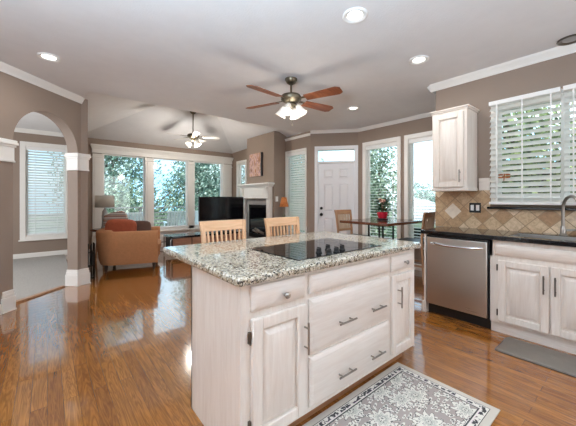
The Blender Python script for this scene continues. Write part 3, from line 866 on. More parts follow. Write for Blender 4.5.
# faucet
root = thing('faucet', 'brushed gooseneck faucet with side lever behind the sink', 'faucet', (3.755, .475, .915))
fx, fy = 3.755, .475
mb = MB(); mb.lathe([(.030, .915), (.030, .925), (.022, .935), (.021, .995), (.017, 1.005)], (fx, fy, 0), 20); part('base', mb, M_nickel, root)
mb = MB(); pts = [(fx, fy, 1.0), (fx, fy, 1.10), (fx, fy, 1.17)]
for k in range(1, 13):
    a = PI * k / 12
    rr_ = .095; d = rr_ * (1 - math.cos(a)); pts.append((fx - d * .75, fy - d * .66, 1.17 + .115 * math.sin(a)))
pts.append((pts[-1][0], pts[-1][1], 1.11))
mb.tube(pts, .0135, 12); part('spout', mb, M_nickel, root)
mb = MB(); mb.lathe([(.016, 1.04), (.018, 1.05), (.018, 1.115), (.014, 1.12)], (pts[-1][0], pts[-1][1], 0), 14); part('spray_head', mb, M_nickel, root)
mb = MB(); mb.tube([(fx, fy - .015, .965), (fx, fy - .045, .968), (fx - .015, fy - .13, .985)], [.011, .010, .007], 10); part('lever', mb, M_nickel, root)

# wall outlet
root = thing('wall_outlet', 'black outlet plate with white sockets on the tiled backsplash', 'outlet', (XK - .013, 1.245, 1.158))
part('plate', MB().box(XK - .019, XK - .0125, 1.185, 1.305, 1.10, 1.215), M_black, root, bevel=.002)
for y in (1.217, 1.273):
    mb = MB(); mb.box(XK - .022, XK - .018, y - .017, y + .017, 1.125, 1.19); part('socket', mb, M_white if y > 1.2 else M_black, root, bevel=.003)

# upper cabinet
UX = 3.56; MU = frame((UX, 0, 0), (0, 1, 0), (1, 0, 0))
root = thing('wall_cabinet', 'whitewashed wall cabinet with one raised panel door beside the sink window', 'cabinet', (3.72, 1.42, 1.355))
mb = MB(); mb.box(UX, XK - .001, 1.225, 1.60, 1.37, 2.27); mb.box(UX - .004, XK - .001, 1.219, 1.606, 1.352, 1.385)
part('carcass', mb, M_cab_v, root, bevel=.003)
mb = MB(); mb.box(UX - .012, XK - .001, 1.213, 1.612, 2.262, 2.282); mb.box(UX - .026, XK - .001, 1.199, 1.626, 2.28, 2.296); part('crown', mb, M_cab_y, root, bevel=.004)
d = panel_part('door', MU, 1.255, 1.572, 1.395, 2.235, M_cab_v, root); bar_handle(MU, 1.285, 1.515, .14, True, d, M_pewter)

# ------------------------------------------------------------------ island
IY = 1.155; MI = frame((0, IY, 0), (1, 0, 0), (0, 1, 0))
root = thing('kitchen_island', 'whitewashed kitchen island base with drawers, doors and plain end panel', 'kitchen island', (1.46, 1.46, 0))
mb = MB(); mb.box(.683, 2.245, IY, 1.72, .10, .873); part('carcass', mb, M_cab_v, root)
part('end_panel', MB().box(.672, .6825, IY - .002, 1.735, 0, .873), M_cab_v, root)
part('toe_board', MB().box(.68, 2.20, IY + .07, IY + .09, 0, .10), M_walnut_x, root)
part('back_panel', MB().box(.672, 2.245, 1.7205, 1.735, 0, .873), M_cab_v, root)
part('side_panel', MB().box(2.2455, 2.255, IY, 1.735, .09, .873), M_cab_v, root)
d = panel_part('drawer', MI, .724, 1.060, .737, .855, M_cab_x, root, flat=True); knob(MI, .912, .785, d)
d = panel_part('door', MI, .724, 1.060, .125, .705, M_cab_v, root); bar_handle(MI, 1.046, .535, .165, True, d)
for z in (.21, .62): hinge(MI, .717, z, d)
panel_part('false_drawer_front', MI, 1.093, 1.868, .742, .848, M_cab_x, root, flat=True)
d = panel_part('drawer', MI, 1.093, 1.868, .422, .716, M_cab_x, root, flat=True)
for x in (1.372, 1.695): bar_handle(MI, x, .538, .15, False, d)
d = panel_part('drawer', MI, 1.093, 1.868, .130, .402, M_cab_x, root, flat=True)
for x in (1.368, 1.684): bar_handle(MI, x, .232, .15, False, d)
d = panel_part('drawer', MI, 1.904, 2.208, .732, .843, M_cab_x, root, flat=True); knob(MI, 2.066, .79, d)
d = panel_part('door', MI, 1.904, 2.208, .140, .706, M_cab_v, root, stile=.05); bar_handle(MI, 1.970, .55, .15, True, d)
mb = MB(); x0, x1, y0, y1 = .636, 2.295, 1.112, 2.19; rc = .016; oz = ((.875, 0.006), (.885, 0), (.905, 0), (.915, .008))
rings = []
for z, ins in oz:
    ring = []
    for (cx, cy, a0) in ((x1 - rc, y0 + rc, -90), (x1 - rc, y1 - rc, 0), (x0 + rc, y1 - rc, 90), (x0 + rc, y0 + rc, 180)):
        for k in range(7):
            a = R(a0 + 15 * k); ring.append(mb.p(cx + (rc - ins) * math.cos(a), cy + (rc - ins) * math.sin(a), z))
    rings.append(ring)
n = len(rings[0])
for a, b in zip(rings, rings[1:]):
    for j in range(n): mb.f.append((a[j], a[(j + 1) % n], b[(j + 1) % n], b[j]))
mb.f.append(tuple(rings[0][::-1])); mb.f.append(tuple(rings[-1]))
tag(part('countertop', mb, M_granite), 'polished speckled beige granite slab on top of the island', 'countertop')
# cooktop
root = thing('cooktop', 'black glass electric cooktop set in the island granite', 'cooktop', (1.49, 1.47, .915))
mb = MB(); mb.box(1.075, 1.895, 1.215, 1.735, .9152, .921); part('glass_top', mb, M_cooktop, root, bevel=.003)
M_ring = plain('burner_ring', srgb(58, 58, 62), .2)
for (x, y, r) in ((1.25, 1.60, .10), (1.72, 1.60, .085), (1.18, 1.36, .075), (1.73, 1.36, .105)):
    mb = MB()
    for k in range(40):
        a0, a1 = 2 * PI * k / 40, 2 * PI * (k + 1) / 40
        mb.quad((x + r * math.cos(a0), y + r * math.sin(a0), .9214), (x + r * math.cos(a1), y + r * math.sin(a1), .9214), (x + (r - .004) * math.cos(a1), y + (r - .004) * math.sin(a1), .9214), (x + (r - .004) * math.cos(a0), y + (r - .004) * math.sin(a0), .9214))
    part('burner_ring', mb, M_ring, root)
for (x, y) in ((1.325, 1.300), (1.452, 1.340), (1.335, 1.222), (1.425, 1.242), (1.520, 1.275)):
    mb = MB(); mb.lathe([(.021, .921), (.021, .926), (.017, .930), (.016, .948), (.012, .950)], (x, y, 0), 18); k_ = part('knob', mb, M_black, root)
    mb = MB(); mb.box(x - .003, x + .003, y - .015, y + .015, .9495, .956); part('grip', mb, M_black, k_)

# ------------------------------------------------------------------ rug and mat
o = MB(); o.box(-RUGX / 2, RUGX / 2, -RUGY / 2, RUGY / 2, 0, .009)
rug = part('rug', o, M_rug, bevel=.003); rug.location = (2.075 - RUGX / 2, .535 + RUGY / 2, .0005)
tag(rug, 'grey and cream floral rug with dark border in front of the island', 'rug')
root = thing('floor_mat', 'plain grey cushioned mat in front of the sink cabinet', 'mat', (3.06, .30, 0))
mb = MB()
def rrect(x0, x1, y0, y1, r, z, ins=0):
    out = []
    for (cx, cy, a0) in ((x1 - r, y0 + r, -90), (x1 - r, y1 - r, 0), (x0 + r, y1 - r, 90), (x0 + r, y0 + r, 180)):
        for k in range(5):
            a = R(a0 + 22.5 * k); out.append((cx + (r - ins) * math.cos(a), cy + (r - ins) * math.sin(a), z))
    return out
def loft(mb, rings):
    idx = [[mb.p(*q) for q in r] for r in rings]; n = len(idx[0])
    for a, b in zip(idx, idx[1:]):
        for j in range(n): mb.f.append((a[j], a[(j + 1) % n], b[(j + 1) % n], b[j]))
    mb.f.append(tuple(idx[0][::-1])); mb.f.append(tuple(idx[-1])); return mb
loft(mb, [rrect(2.875, 3.235, -.16, .785, .03, .004, .004), rrect(2.875, 3.235, -.16, .785, .03, .012, .008), rrect(2.875, 3.235, -.16, .785, .03, .016, .016)])
part('top', mb, M_mat, root)
mb = MB(); loft(mb, [rrect(2.872, 3.238, -.163, .788, .03, 0), rrect(2.872, 3.238, -.163, .788, .03, .0045)]); part('border', mb, M_matedge, root)

# ------------------------------------------------------------------ stools and counter-height chairs
def make_chair(name, label, cat, wood, rail, slat_mat, pad, nslat, slat_w, loc, rz, group, seat_z=.61, top=1.06, w=.43, rail_h=.085):
    root = thing(name, label, cat, (0, 0, 0), 0, group)
    wf = w / 2 - .012
    m_ = MB(); loft(m_, [rrect(-w / 2, w / 2, -.19, .22, .04, seat_z - .035, .004), rrect(-w / 2, w / 2, -.19, .22, .04, seat_z - .01, 0), rrect(-w / 2, w / 2, -.19, .22, .04, seat_z, .012)])
    part('seat', m_, pad, root)
    for s in (-1, 1):
        m_ = MB(); m_.hexa([(s * wf * .98 - .016, .185, 0), (s * wf * .98 + .016, .185, 0), (s * wf * .98 + .016, .217, 0), (s * wf * .98 - .016, .217, 0)],
                           [(s * wf * .9 - .02, .165, seat_z - .035), (s * wf * .9 + .02, .165, seat_z - .035), (s * wf * .9 + .02, .205, seat_z - .035), (s * wf * .9 - .02, .205, seat_z - .035)])
        part('leg', m_, wood, root, bevel=.003)
        # rear leg runs on up into the back post, leaning back and flaring out
        m_ = MB()
        prof = [(0, -.235, wf * .97), (seat_z - .04, -.195, wf * .93), (seat_z + .10, -.200, wf * .95), (top - rail_h, -.232, wf * 1.0), (top, -.25, wf * 1.045)]
        for (za, ya, xa_), (zb2, yb_, xb_) in zip(prof, prof[1:]):
            m_.hexa([(s * xa_ - .017, ya - .014, za), (s * xa_ + .017, ya - .014, za), (s * xa_ + .017, ya + .014, za), (s * xa_ - .017, ya + .014, za)],
                    [(s * xb_ - .017, yb_ - .014, zb2), (s * xb_ + .017, yb_ - .014, zb2), (s * xb_ + .017, yb_ + .014, zb2), (s * xb_ - .017, yb_ + .014, zb2)])
        part('back_post', m_, wood, root)
    # curved top rail
    def rail_mesh(z0, z1, y0, y1, xw0, xw1, bow, th=.022):
        m_ = MB(); K = 12; idx = []
        for k in range(K + 1):
            f = -1 + 2 * k / K; b_ = bow * (1 - f * f)
            idx.append([m_.p(f * xw0, y0 - b_ - th / 2, z0), m_.p(f * xw0, y0 - b_ + th / 2, z0), m_.p(f * xw1, y1 - b_ + th / 2, z1), m_.p(f * xw1, y1 - b_ - th / 2, z1)])
        for a_, b_ in zip(idx, idx[1:]):
            for j in range(4): m_.f.append((a_[j], b_[j], b_[(j + 1) % 4], a_[(j + 1) % 4]))
        m_.f.append(tuple(idx[0])); m_.f.append(tuple(idx[-1][::-1])); return m_
    part('top_rail', rail_mesh(top - rail_h, top + .004, -.232, -.252, wf * 1.03, wf * 1.09, .018, .026), rail, root, bevel=.003)
    zlo = seat_z + .07
    part('lower_rail', rail_mesh(zlo, zlo + .04, -.198, -.204, wf * .95, wf * .95, .012, .02), rail, root, bevel=.003)
    for k in range(nslat):
        f = -1 + 2 * (k + 1) / (nslat + 1)
        x_ = f * wf; b_ = (1 - f * f)
        m_ = MB(); y0_, y1_ = -.203 - .012 * b_, -.232 - .018 * b_
        zz0, zz1 = zlo + .035, top - rail_h + .005
        m_.hexa([(x_ * .93 - slat_w / 2, y0_ - .006, zz0), (x_ * .93 + slat_w / 2, y0_ - .006, zz0), (x_ * .93 + slat_w / 2, y0_ + .006, zz0), (x_ * .93 - slat_w / 2, y0_ + .006, zz0)],
                [(x_ - slat_w / 2, y1_ - .006, zz1), (x_ + slat_w / 2, y1_ - .006, zz1), (x_ + slat_w / 2, y1_ + .006, zz1), (x_ - slat_w / 2, y1_ + .006, zz1)])
        part('slat', m_, slat_mat, root)
    for (a_, b_) in (((-wf * .95, .195, .20), (wf * .95, .195, .20)), ((-wf * .96, -.222, .28), (wf * .96, -.222, .28)), ((-wf * .96, .19, .26), (-wf * .96, -.218, .26)), ((wf * .96, .19, .26), (wf * .96, -.218, .26))):
        m_ = MB(); m_.bar(a_, b_, .022, .03); part('stretcher', m_, wood, root)
    for (a_, b_) in (((-wf * .9, .18, seat_z - .06), (wf * .9, .18, seat_z - .06)), ((-wf * .92, -.19, seat_z - .06), (wf * .92, -.19, seat_z - .06)), ((-wf * .9, .17, seat_z - .06), (-wf * .9, -.18, seat_z - .06)), ((wf * .9, .17, seat_z - .06), (wf * .9, -.18, seat_z - .06))):
        m_ = MB(); m_.bar(a_, b_, .02, .05); part('apron', m_, wood, root)
    root.location = loc; root.rotation_euler = (0, 0, rz); BASE[root.name] = Vector(loc)
    return root
st = make_chair('bar_stool', 'light maple slat-back stool at the island in front of the television', 'bar stool', M_maple, M_maple_x, M_maple, M_maple_x, 8, .017, (1.245, 2.19, 0), PI, 'maple stools at the island')
copy_tree(st, (1.93, 2.19, 0), PI, 'light maple slat-back stool at the island behind the cooktop, in front of the fireplace')
ch = make_chair('dining_chair', 'brown wooden high-back chair at the counter-height table in front of the white door', 'chair', M_walnut, M_walnut_x, M_beige, M_seatpad, 5, .050, (4.155, 3.22, 0), PI, 'chairs at the nook table', .62, 1.06, .42, .075)
copy_tree(ch, (4.44, 2.28, 0), R(4), 'brown wooden high-back chair at the nook table beside the end of the black counter')

# ------------------------------------------------------------------ counter-height table
root = thing('dining_table', 'counter-height cherry wood table on iron legs in the breakfast nook', 'table', (4.24, 2.75, 0))
mb = MB(); mb.box(3.70, 4.80, 2.28, 3.16, .870, .91); part('tabletop', mb, M_tabletop, root, bevel=.008)
for (x, y) in ((4.08, 2.60), (4.38, 2.60), (4.08, 2.86), (4.38, 2.86)):
    mb = MB(); mb.bar((x, y, 0), (x, y, .870), .022); part('leg', mb, M_iron, root)
mb = MB(); mb.bar((4.08, 2.60, .25), (4.38, 2.60, .25), .018); mb.bar((4.08, 2.86, .25), (4.38, 2.86, .25), .018); mb.bar((4.08, 2.60, .25), (4.08, 2.86, .25), .018); mb.bar((4.38, 2.60, .25), (4.38, 2.86, .25), .018)
part('stretcher_frame', mb, M_iron, root)
# potted plant on the table
px, py = 4.225, 2.70
root = thing('potted_plant', 'peach flowering plant in a red pot on the nook table', 'plant', (px, py, .91))
mb = MB(); mb.lathe([(.060, .911), (.085, .915), (.092, .945), (.086, .948)], (px, py, 0), 20); part('saucer', mb, M_potdark, root)
mb = MB(); mb.lathe([(.062, .946), (.078, .99), (.088, 1.035), (.090, 1.045), (.080, 1.046), (.072, 1.02)], (px, py, 0), 24); part('pot', mb, M_pot, root)
rnd = random.Random(4)
mb = MB()
for k in range(190):
    a = rnd.uniform(0, 2 * PI); rr_ = .065 * math.sqrt(rnd.random()); z = 1.06 + rnd.uniform(0, .18)
    c = Vector((px + rr_ * math.cos(a), py + rr_ * math.sin(a), z)); d = Vector((math.cos(a), math.sin(a), rnd.uniform(-.4, .7))).normalized()
    s_ = d.cross(Vector((0, 0, 1))).normalized(); L_ = rnd.uniform(.05, .09)
    mb.poly([c, c + d * L_ * .5 + s_ * L_ * .3 + Vector((0, 0, .006)), c + d * L_, c + d * L_ * .5 - s_ * L_ * .3 + Vector((0, 0, .006))])
for k in range(8):
    a = k * 2.4; mb.tube([(px, py, 1.02), (px + .04 * math.cos(a), py + .04 * math.sin(a), 1.12), (px + .07 * math.cos(a), py + .07 * math.sin(a), 1.19)], .003, 5)
part('foliage', mb, M_leaf_in, root, smooth=False)
for k in range(7):
    a = rnd.uniform(0, 2 * PI); rr_ = rnd.uniform(0, .06); mb = MB(); c = (px + rr_ * math.cos(a), py + rr_ * math.sin(a), 1.225 + rnd.uniform(-.02, .035))
    for q in range(5):
        b_ = a + q * 2 * PI / 5; mb.ellipsoid((c[0] + .016 * math.cos(b_), c[1] + .016 * math.sin(b_), c[2]), (.017, .017, .010), 8, 5)
    mb.tube([(px, py, 1.05), c], .0025, 5)
    part('flower', mb, M_petal, root)

# ------------------------------------------------------------------ fireplace
root = thing('fireplace', 'white carved mantel and grey stone fireplace with black firebox', 'fireplace', (XCH - .1, 6.1, 0))
x = XCH - .001
mb = MB(); mb.box(x - .03, x, 5.55, 6.58, 0, 1.30); part('stone_surround', mb, M_slate, root)
mb = MB()
mb.box(x - .20, x, 5.41, 6.84, 1.60, 1.637); mb.box(x - .17, x, 5.44, 6.81, 1.575, 1.607); mb.box(x - .14, x, 5.46, 6.785, 1.545, 1.577)
part('mantel_shelf', mb, M_trim, root, bevel=.006)
mb = MB(); mb.box(x - .11, x, 5.50, 6.73, 1.28, 1.546); mb.box(x - .125, x, 5.53, 6.70, 1.27, 1.295); mb.box(x - .118, x, 5.70, 6.52, 1.34, 1.49); part('frieze', mb, M_trim, root, bevel=.006)
for (a, b) in ((5.50, 5.63), (6.60, 6.73)):
    mb = MB(); mb.box(x - .09, x, a, b, 0, 1.28); mb.box(x - .11, x, a - .01, b + .01, 0, .16); mb.box(x - .098, x, a + .025, b - .025, .22, 1.05); part('pilaster', mb, M_trim, root, bevel=.005)
    mb = MB(); ys = (a + .02, b - .02)
    pf = [(0, 1.546), (-.16, 1.546), (-.165, 1.51), (-.14, 1.47), (-.125, 1.40), (-.115, 1.32), (-.10, 1.24), (0, 1.22)]
    A = [mb.p(x + q[0], ys[0], q[1]) for q in pf]; B = [mb.p(x + q[0], ys[1], q[1]) for q in pf]
    for j in range(len(pf)): mb.f.append((A[j], B[j], B[(j + 1) % len(pf)], A[(j + 1) % len(pf)]))
    mb.f.append(tuple(A[::-1])); mb.f.append(tuple(B)); part('corbel', mb, M_trim, root)
mb = MB()
for (ya, yb_, za, zb_) in ((5.60, 5.64, .30, 1.12), (6.40, 6.44, .30, 1.12), (5.64, 6.40, 1.04, 1.12), (5.64, 6.40, .30, .40)): mb.box(x - .06, x - .028, ya, yb_, za, zb_)
fb = part('firebox', mb, M_iron, root, bevel=.003)
part('fire_glass', MB().box(x - .045, x - .031, 5.64, 6.40, .40, 1.04), M_screen, fb, smooth=False)
mb = MB()
for k in range(5): mb.box(x - .055, x - .046, 5.66, 6.38, 1.052 + .013 * k, 1.058 + .013 * k)
part('vent_louvers', mb, M_firebox, fb)
for k in range(3):
    mb = MB(); mb.tube([(x - .056, 5.78 + .12 * k, .43 + .02 * (k % 2)), (x - .052, 6.06 + .10 * k, .47 + .05 * (k % 2))], .028 - .002 * k, 10); part('log', mb, M_ember, fb)
# painting
root = thing('painting', 'abstract brown and pink canvas on the wall above the mantel', 'painting', (XCH - .03, 6.2, 1.83))
part('canvas', MB().box(XCH - .045, XCH - .001, 5.93, 6.44, 1.83, 2.40), M_paint, root)
part('frame_edge', MB().box(XCH - .047, XCH - .001, 5.895, 5.9295, 1.825, 2.405), M_potdark, root)
# switch plate on the chimney side
root = thing('light_switch', 'white double switch plate on the side of the chimney wall', 'switch', (4.14, YC0 - .003, 1.26))
part('plate', MB().box(4.105, 4.180, YC0 - .008, YC0 - .001, 1.20, 1.32), M_white, root, bevel=.002)
for q in (4.128, 4.158): part('toggle', MB().box(q - .006, q + .006, YC0 - .016, YC0 - .0075, 1.245, 1.275), M_white, root)
# amber lamp on a narrow console
cx_, cy_ = 4.17, 5.20
root = thing('console_table', 'small dark wood console under the amber table lamp', 'table', (cx_, cy_, 0))
mb = MB(); mb.box(4.0, 4.36, 5.0, 5.40, .72, .75); part('tabletop', mb, M_tabletop, root, bevel=.004)
for (a, b) in ((4.02, 5.02), (4.34, 5.02), (4.02, 5.38), (4.34, 5.38)):
    mb = MB(); mb.bar((a, b, 0), (a, b, .72), .03); part('leg', mb, M_walnut, root)
root = thing('table_lamp', 'small lamp with amber mosaic shade beside the fireplace wall', 'lamp', (cx_, cy_, .75))
mb = MB(); mb.lathe([(.065, .751), (.065, .762), (.02, .775), (.03, .83), (.035, .88), (.014, .95), (.010, 1.07)], (cx_, cy_, 0), 20); part('base', mb, M_bronze, root)
mb = MB(); mb.lathe([(.108, 1.085), (.078, 1.20), (.055, 1.30)], (cx_, cy_, 0), 20, caps=False); part('shade', mb, M_amber.m, root, solid=.004)
mb = MB(); mb.lathe([(.010, 1.06), (.006, 1.30), (.010, 1.315), (.003, 1.33)], (cx_, cy_, 0), 10); part('finial', mb, M_bronze, root)

# ------------------------------------------------------------------ television and stand
root = thing('tv_stand', 'low media bench with rounded dark top and rustic wood drawer fronts', 'media stand', (2.9, 6.5, 0))
mb = MB(); loft(mb, [rrect(1.98, 3.84, 6.26, 6.78, .05, .435), rrect(1.98, 3.84, 6.26, 6.78, .05, .465)]); part('top', mb, M_screen, root)
mb = MB(); mb.tube([(2.03, 6.30, .012), (2.0, 6.30, .08), (2.0, 6.30, .38), (2.03, 6.31, .42)], .014, 8); mb.tube([(2.0, 6.74, .012), (2.0, 6.74, .42)], .014, 8)
mb.tube([(3.80, 6.30, .012), (3.80, 6.30, .42)], .014, 8); mb.tube([(3.80, 6.74, .012), (3.80, 6.74, .42)], .014, 8)
part('tube_frame', mb, M_nickel, root)
part('cabinet_body', MB().box(2.03, 3.78, 6.30, 6.74, .10, .434), M_firebox, root)
for (a, b) in ((2.04, 2.44), (2.46, 2.98), (3.0, 3.38), (3.40, 3.77)):
    part('drawer', MB().box(a, b, 6.28, 6.2995, .12, .42), M_standwood, root, bevel=.003)
root = thing('television', 'large flat black television on the media bench before the windows', 'television', (3.31, 6.56, .465))
mb = MB(); mb.box(2.715, 3.905, 6.54, 6.585, .735, 1.315); part('bezel', mb, M_black, root, bevel=.006)
part('screen', MB().box(2.735, 3.885, 6.536, 6.541, .765, 1.298), M_screen, root, smooth=False)
mb = MB(); mb.box(3.26, 3.36, 6.55, 6.58, .48, .75); part('neck', mb, M_black, root)
mb = MB(); loft(mb, [rrect(3.0, 3.62, 6.44, 6.68, .03, .4655), rrect(3.0, 3.62, 6.44, 6.68, .03, .482)]); part('foot', mb, M_black, root)

# ------------------------------------------------------------------ barrel armchair
ARZ = R(-18.5)
ACX, ACY = .575, 5.80
root = thing('armchair', 'tan upholstered barrel armchair turned towards the television', 'armchair', (ACX, ACY, 0), ARZ)
BASE[root.name] = Vector((0, 0, 0))
def path_pts(off):
    """barrel outline: near arm front -> back -> far arm front, inset by off"""
    L_, W_ = .99, .92; r = .30; out = []
    out.append((L_, off)); out.append((L_ * .75, off)); out.append((L_ * .55, off))
    for k in range(9):
        a = R(-90 - 90 * k / 8); out.append((r + (r - off) * math.cos(a), r + (r - off) * math.sin(a)))
    out.append((off, W_ / 2))
    for k in range(9):
        a = R(180 - 90 * k / 8); out.append((r + (r - off) * math.cos(a), W_ - r + (r - off) * math.sin(a)))
    out.append((L_ * .55, W_ - off)); out.append((L_ * .75, W_ - off)); out.append((L_, W_ - off))
    return out
mb = MB()
prof = [(.06, .12), (.035, .20), (0.0, .48), (-.012, .64), (0.0, .680), (.05, .70), (.11, .685), (.13, .64), (.13, .40), (.13, .14)]
rings = []
cols = [path_pts(o_) for o_, z in prof]
for k in range(len(cols[0])):
    rings.append([mb.p(cols[j][k][0], cols[j][k][1], prof[j][1] + (.03 if 3 < k < 20 and prof[j][1] > .6 else 0)) for j in range(len(prof))])
for a, b in zip(rings, rings[1:]):
    for j in range(len(prof)): mb.f.append((a[j], b[j], b[(j + 1) % len(prof)], a[(j + 1) % len(prof)]))
mb.f.append(tuple(rings[0])); mb.f.append(tuple(rings[-1][::-1]))
part('shell', mb, M_tan, root, world=False, angle=60)
mb = MB(); mb.box(.14, .98, .13, .79, .13, .30); part('seat_frame', mb, M_tan, root, world=False, bevel=.02)
mb = MB(); loft(mb, [rrect(.14, 1.02, .135, .785, .06, .30, .02), rrect(.14, 1.02, .135, .785, .06, .33, 0), rrect(.14, 1.02, .135, .785, .06, .43, 0), rrect(.14, 1.02, .135, .785, .06, .46, .03)]); part('seat_cushion', mb, M_tan, root, world=False)
for (a, b) in ((.18, .10), (.93, .07), (.18, .82), (.93, .85)):
    mb = MB(); mb.lathe([(.018, 0), (.032, .125)], (a, b, 0), 10); part('leg', mb, M_seatpad, root, world=False)
MAC = Matrix.Translation((ACX, ACY, 0)) @ Matrix.Rotation(ARZ, 4, 'Z')
def pillow(name, label, mat, c, r, rx, ry, rz_):
    p_ = MAC @ Vector(c)
    Mr = Matrix.Rotation(ARZ + rz_, 3, 'Z') @ Matrix.Rotation(ry, 3, 'Y') @ Matrix.Rotation(rx, 3, 'X')
    mb = MB(); mb.ellipsoid((0, 0, 0), r, 32, 18, .5, Mr)
    o = part(name, mb, mat, angle=80); o.location = p_
    return tag(o, label, 'pillow', 'throw pillows on the armchair')
pillow('throw_pillow', 'rust orange throw pillow on the tan armchair', M_rust, (.37, .33, .70), (.25, .07, .20), R(14), R(4), R(3))
pillow('throw_pillow', 'grey and brown striped pillow leaning behind the rust pillow', M_stripe, (.27, .53, .80), (.20, .055, .22), R(-8), R(-14), R(8))
pillow('throw_pillow', 'dark brown pillow by the far arm of the armchair', M_brown, (.62, .70, .655), (.22, .055, .18), R(-6), 0, R(-4))
# magazine rack beside the chair
root = thing('magazine_rack', 'narrow black wire rack with papers in the corner beside the armchair', 'rack', (.535, 5.58, 0))
mb = MB()
for z in (.03, .22, .42):
    mb.tube([(.495, 5.50, z), (.575, 5.50, z), (.575, 5.66, z), (.495, 5.66, z), (.495, 5.50, z)], .008, 6)
for (a, b) in ((.495, 5.50), (.575, 5.50), (.575, 5.66), (.495, 5.66), (.535, 5.50), (.575, 5.58)): mb.tube([(a, b, .0), (a, b, .56)], .008, 6)
mb.box(.495, .575, 5.50, 5.66, .20, .215)
part('wire_frame', mb, M_iron, root)
part('magazine', MB().box(.503, .513, 5.515, 5.645, .216, .46), M_white, root)
part('magazine', MB().box(.528, .541, 5.515, 5.645, .216, .52), M_firebox, root)
part('magazine', MB().box(.553, .565, 5.515, 5.645, .216, .42), M_seatpad, root)
# end table with drum lamp
ex_, ey_ = .93, 7.15
root = thing('end_table', 'round dark end table behind the armchair under the drum lamp', 'table', (ex_, ey_, 0))
mb = MB(); mb.lathe([(.25, .60), (.26, .61), (.26, .63), (.25, .635)], (ex_, ey_, 0), 28); part('tabletop', mb, M_tabletop, root)
for k in range(3):
    a = R(90 + 120 * k); mb = MB(); mb.tube([(ex_ + .20 * math.cos(a), ey_ + .20 * math.sin(a), 0), (ex_ + .15 * math.cos(a), ey_ + .15 * math.sin(a), .60)], .018, 8); part('leg', mb, M_walnut, root)
root = thing('table_lamp', 'table lamp with wide pale drum shade by the far window', 'lamp', (ex_, ey_, .635))
mb = MB(); mb.lathe([(.07, .636), (.072, .66), (.06, .70), (.055, .80), (.06, .90), (.05, 1.0), (.018, 1.05), (.012, 1.09)], (ex_, ey_, 0), 24); part('base', mb, M_slate, root)
mb = MB(); mb.lathe([(.178, 1.085), (.168, 1.335)], (ex_, ey_, 0), 32, caps=False); part('shade', mb, M_drum, root, solid=.003)
mb = MB(); mb.tube([(ex_, ey_, 1.07), (ex_, ey_, 1.36)], .005, 6); mb.tube([(ex_ - .167, ey_, 1.325), (ex_ + .167, ey_, 1.325)], .003, 6); part('harp', mb, M_pewter, root)
for k in range(0):
    pass

# ------------------------------------------------------------------ recessed lights
def can(x, y, label, on=True, P=5):
    root = thing('recessed_light', label, 'ceiling light', (x, y, ZC), 0, 'recessed ceiling lights')
    mb = MB(); pr = [(.098, 0), (.100, -.008), (.090, -.014), (.070, -.010), (.058, -.002)]
    mb.lathe([(r, ZC + z) for r, z in pr], (x, y, 0), 32, caps=False); part('trim_ring', mb, M_white if on else M_pewter, root)
    mb = MB(); mb.lathe([(.060, ZC - .004), (.04, ZC - .007), (.01, ZC - .008)], (x, y, 0), 28); part('lens', mb, M_lens.m if on else M_slate, root)
    if on:
        l = lamp('recessed_bulb', 'AREA', (0, 0, -.020), (0, 0, 0), P, (1, .97, .93), shape='DISK', size=.10); l.parent = root
    return root
can(.014, 3.93, 'lit recessed light above the arched wall, nearest its crown moulding')
can(1.91, 1.47, 'lit recessed light directly above the island, largest in view')
can(3.045, 1.51, 'lit recessed light in front of the upper cabinet crown moulding')
can(3.74, .42, 'recessed light with dark ring over the sink window', False)
can(3.84, 2.99, 'small lit recessed light beyond the wood-bladed fan near the nook', True, 14)
